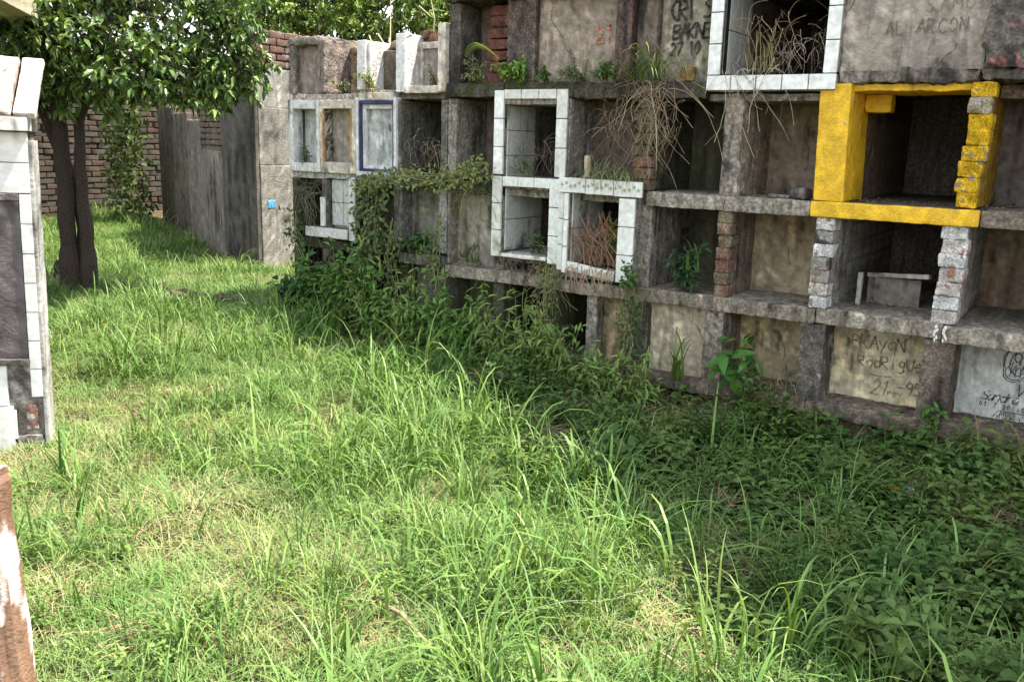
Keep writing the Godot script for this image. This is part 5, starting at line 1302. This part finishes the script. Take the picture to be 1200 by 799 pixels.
func scatter(called: String, label: String, cat: String, meshes: Array, m: Material, per_m2: float, rule: int, cell := 0.0) -> void:
	var x0 := -13.8
	var x1 := 1.6
	var z0 := -4.2
	var z1 := 5.4
	var nx := int((x1 - x0) / cell) if cell > 0.0 else 0
	var count := nx * int((z1 - z0) / cell) if cell > 0.0 else int((x1 - x0) * (z1 - z0) * per_m2)
	var lists := []
	for i in meshes.size():
		lists.append([])
	for i in count:
		var x := rnd(x0, x1)
		var z := rnd(z0, z1)
		if cell > 0.0:      # patches laid side by side
			x = x0 + (i % nx + 0.5 + rnd(-0.15, 0.15)) * cell
			z = z0 + (i / nx + 0.5 + rnd(-0.15, 0.15)) * cell
		if blocked(x, z):
			continue
		var y := gh(x, z)
		var s := px(V(x, y, z))
		if s.z < 1.2 or s.x < -260 or s.x > 1460 or s.y > 1010:
			continue
		if cell == 0.0 and rng.randf() > pow(minf(1.0, 5.0 / s.z), 1.15):
			continue
		var edge := z - shade_edge(x)
		if x < -4.6:
			edge = minf(z - 0.45, 3.0) if x > -6.6 else 3.0
		edge += nlo.get_noise_2d(x * 1.7, z * 1.7) * 0.28
		var dry := nlo.get_noise_2d(x * 0.9 + 5.0, z * 0.9 + 70.0) + nmid.get_noise_2d(x * 0.35, z * 0.35) * 0.5
		var lush := nlo.get_noise_2d(x * 0.8 - 33.0, z * 0.8 + 12.0)
		var near_tomb := smoothstep(-3.0, -5.2, x) * smoothstep(1.5, 3.0, z) + smoothstep(1.2, 3.6, z) * smoothstep(-1.6, -3.4, x)
		if (V(x, 0, z) - V(-5.6, 0, 3.6)).length() < 0.75 and rule in [1, 2, 5] and rng.randf() < 0.85:
			continue
		if x > -8.25 and x < -6.7 and absf(z - (0.42 - 0.155 * (x + 8.1))) < 0.16 and rng.randf() < (0.92 if rule in [1, 2, 5] else 0.6):
			continue
		var size := 1.0
		var tall := 1.0
		var ca := Color.WHITE
		if rule == 0:      # short turf
			if edge < -0.25 and rng.randf() < 0.85:
				continue
			size = rnd(0.85, 1.15)
			ca = smix(Color(0.14, 0.26, 0.06), Color(0.31, 0.345, 0.145), dry * 0.8 + 0.1 + near_tomb * 0.3 + rnd(-0.25, 0.25))
		elif rule == 1:    # medium blades
			if edge < -0.2 and rng.randf() < 0.75:
				continue
			if rng.randf() > 0.6 + lush * 1.5 - near_tomb * 0.35 - clampf(dry, 0.0, 0.5):
				continue
			size = rnd(0.6, 1.25)
			ca = smix(Color(0.08, 0.18, 0.035), Color(0.22, 0.31, 0.085), rnd(0, 1))
		elif rule == 2:    # tall broad blades, in groups and along the edge of the shade
			var along := exp(-pow((edge - 0.2) / 0.4, 2.0)) * 0.5
			if edge < -0.15 and rng.randf() < 0.93:
				continue
			if rng.randf() > along + clampf(lush * 1.6 + 0.12, 0.08, 0.85) - near_tomb * 0.15 - clampf(dry, 0.0, 0.4) and rng.randf() < 0.94:
				continue
			size = rnd(0.55, 1.2)
			if x < -6.6:
				size *= 0.6
			ca = smix(Color(0.07, 0.165, 0.03), Color(0.19, 0.29, 0.07), rnd(0, 1))
		elif rule == 3:    # straw and dead thatch
			if rng.randf() > 0.1 + dry * 1.3 + near_tomb * 0.35:
				continue
			if edge < -0.2 and rng.randf() < 0.8:
				continue
			size = rnd(0.6, 1.3)
			ca = smix(Color(0.42, 0.34, 0.19), Color(0.3, 0.2, 0.12), rnd(0, 1))
		elif rule == 4:    # broad leaved ground cover in the shade
			if edge > 0.1 or (edge > -0.3 and rng.randf() < 0.5):
				continue
			if x < -4.6 and (z > 0.9 or x < -7.0):
				continue
			if dry > 0.38 and rng.randf() < 0.85:
				continue
			size = rnd(0.9, 1.2) * (1.0 + 0.25 * clampf(1.0 - z, 0.0, 1.0))
			tall = 1.05 + nlo.get_noise_2d(x * 2.6 + 8.0, z * 2.6) * 1.5
			ca = smix(Color(0.045, 0.10, 0.022), Color(0.11, 0.16, 0.04), rnd(0, 1))
		elif rule == 5:    # low round leaved weeds in the lawn
			if edge < -0.1 or rng.randf() > 0.35 + lush:
				continue
			size = rnd(0.5, 1.0)
			ca = smix(Color(0.10, 0.2, 0.035), Color(0.2, 0.28, 0.07), rnd(0, 1))
		elif rule == 6:    # dead stalks lying in the shade
			if edge > 0.0 or rng.randf() > clampf(dry * 2.6 - 0.6, 0.03, 0.95):
				continue
			y += 0.08
			size = rnd(0.7, 1.5)
			ca = smix(Color(0.3, 0.2, 0.13), Color(0.16, 0.1, 0.07), rnd(0, 1))
		var bas := Basis(Vector3.UP, rnd(0, TAU)).rotated(V(1, 0, 0), rnd(-0.14, 0.14)).rotated(V(0, 0, 1), rnd(-0.14, 0.14)).scaled(V(size, size * tall * rnd(0.8, 1.2), size))
		lists[rng.randi() % meshes.size()].append([Transform3D(bas, V(x, y - 0.005, z)), ca])
	var root := Node3D.new()
	root.name = called
	add_child(root)
	tag(root, label, cat, "", "stuff")
	for i in meshes.size():
		var mm := MultiMesh.new()
		mm.transform_format = MultiMesh.TRANSFORM_3D
		mm.use_colors = true
		mm.mesh = meshes[i]
		mm.instance_count = lists[i].size()
		for k in lists[i].size():
			mm.set_instance_transform(k, lists[i][k][0])
			mm.set_instance_color(k, lists[i][k][1])
		var o := MultiMeshInstance3D.new()
		o.name = called + "_patch"
		o.multimesh = mm
		o.material_override = m
		o.set_meta("kind", "stuff")
		root.add_child(o, true)

func grey(v: float) -> Color:
	return Color(v, v, v)

func grass_meshes(n: int, lmin: float, lmax: float, w: float, spread: float, bend: float, area: float, seg: int) -> Array:
	var out := []
	for q in 5:
		var g := Geo.new()
		for i in n:
			var a := rnd(0, TAU)
			var r := area * sqrt(rng.randf())
			var spot := V(rnd(-area, area), 0, rnd(-area, area)) if area > 0.1 else V(cos(a + rnd(-1, 1)) * r, 0, sin(a + rnd(-1, 1)) * r)
			var d := V(cos(a) * spread * rnd(0.2, 1.2), 1.0, sin(a) * spread * rnd(0.2, 1.2))
			var f := rnd(0.7, 1.25)
			var base := Color(f * 1.05, f * 0.9, f * 0.8)
			if rng.randf() < 0.12:
				base = Color(f * 2.2, f * 1.5, f * 2.2)     # a dead blade
			g.blade(spot, d, rnd(lmin, lmax), w * rnd(0.6, 1.25), bend * rnd(0.3, 1.6), base, Color(f, f, f), seg)
		out.append(g.mesh())
	return out

func cover_meshes(stems: int, area: float, leaf := 0.05, wide := 0.58) -> Array:
	var out := []
	for q in 5:
		var g := Geo.new()
		for s in stems:
			var a := rnd(0, TAU)
			var p := V(rnd(-area, area), 0, rnd(-area, area))
			var d := V(cos(a) * rnd(0.1, 0.7), 1.0, sin(a) * rnd(0.1, 0.7)).normalized()
			var h := rnd(0.05, 0.2)
			var top := p + d * h
			g.tube([p, top], [0.002, 0.0012], 3, Color(1.2, 0.9, 0.8))
			var turn := rnd(0, TAU)
			for k in 4:
				var c := p.lerp(top, 0.4 + 0.2 * k)
				turn += PI * 0.5
				for e in 2:
					var b := turn + PI * e
					var l := leaf * rnd(0.65, 1.3) * (1.0 - 0.1 * k)
					g.leaf(c, V(cos(b), rnd(0.05, 0.5), sin(b)), V(rnd(-0.2, 0.2), 1, rnd(-0.2, 0.2)), l, l * wide * rnd(0.85, 1.15), grey(rnd(0.6, 1.35)) if rng.randf() > 0.035 else Color(3.2, 1.3, 1.6), 0.12, 0.3)
		out.append(g.mesh())
	return out

func straw_meshes(n := 14, area := 0.08) -> Array:
	var out := []
	for q in 4:
		var g := Geo.new()
		for i in n:
			var a := rnd(0, TAU)
			var d := V(cos(a), rnd(0.02, 0.5), sin(a))
			g.blade(V(rnd(-area, area), rnd(0.0, 0.03), rnd(-area, area)), d, rnd(0.06, 0.24), 0.0045 * rnd(0.6, 1.4), 0.35, grey(rnd(0.7, 1.3)), grey(rnd(0.7, 1.3)), 3)
		out.append(g.mesh())
	return out

func vegetation() -> void:
	scatter("short_turf", "short sunlit lawn turf spread between niche wall and tomb", "grass", grass_meshes(400, 0.04, 0.16, 0.005, 0.8, 1.2, 0.15, 3), M.grass, 0, 0, 0.25)
	scatter("dead_thatch", "pale dead straw and thatch lying in the lawn", "straw", straw_meshes(60, 0.13), M.straw, 0, 3, 0.22)
	scatter("medium_grass", "medium height green grass blades standing in the lawn", "grass", grass_meshes(11, 0.14, 0.38, 0.0085, 0.42, 0.9, 0.06, 6), M.grass, 190, 1)
	scatter("tall_grass", "tall broad green grass clumps along the shade edge", "grass", grass_meshes(9, 0.25, 0.6, 0.0135, 0.36, 0.75, 0.06, 7), M.grass, 64, 2)
	scatter("broad_blades", "broad single grass leaves standing above the foreground lawn", "grass", grass_meshes(4, 0.25, 0.5, 0.02, 0.45, 0.8, 0.05, 8), M.grass, 7, 2)
	scatter("ground_cover", "dark green broad leaved ground cover in shade below niches", "ground cover", cover_meshes(20, 0.14, 0.066) + cover_meshes(34, 0.14, 0.042, 0.4) + cover_meshes(18, 0.14, 0.07, 0.66), M.leaf, 0, 4, 0.2)
	scatter("lawn_weeds", "low round leaved weeds mixed into the lawn", "weeds", cover_meshes(5, 0.06, 0.042), M.leaf, 22, 5)
	scatter("dead_stalks", "dead brown stalks lying on the shaded ground cover", "dead stalks", straw_meshes(18, 0.1), M.straw, 110, 6)

# ------------------------------------------------------------------
func _ready() -> void:
	rng.seed = 20240611
	# camera
	var cam := Camera3D.new()
	cam.name = "camera"
	cam.position = cam_pos
	cam.basis = cam_basis
	cam.fov = 41.35
	cam.near = 0.05
	cam.far = 400.0
	add_child(cam)
	# sky and exposure
	var sky := ProceduralSkyMaterial.new()
	sky.sky_top_color = Color(0.80, 0.85, 0.91)
	sky.sky_horizon_color = Color(0.97, 0.97, 0.96)
	sky.sky_curve = 0.25
	sky.ground_horizon_color = Color(0.6, 0.6, 0.55)
	sky.ground_bottom_color = Color(0.3, 0.3, 0.25)
	sky.sun_angle_max = 1.0
	sky.energy_multiplier = 1.06
	var env := Environment.new()
	env.background_mode = Environment.BG_SKY
	env.sky = Sky.new()
	env.sky.sky_material = sky
	env.tonemap_mode = Environment.TONE_MAPPER_LINEAR
	env.tonemap_exposure = 2.8
	env.sdfgi_enabled = true
	env.ssao_enabled = true
	env.ssil_enabled = true
	var we := WorldEnvironment.new()
	we.name = "environment"
	we.environment = env
	add_child(we)
	# high sun behind the niche wall, to the right
	var sun := DirectionalLight3D.new()
	sun.name = "sun"
	sun.basis = Basis.looking_at(Vector3(-0.42, -1.0, 0.33).normalized())
	sun.light_energy = 1.6
	sun.light_color = Color(1.0, 0.965, 0.9)
	sun.light_angular_distance = 0.5
	sun.shadow_enabled = true
	add_child(sun)
	materials()
	ground_sheet()
	main_block()
	left_block()
	far_walls()
	assumed_building()
	left_things()
	trees()
	small_things()
	wall_plants()
	vegetation()
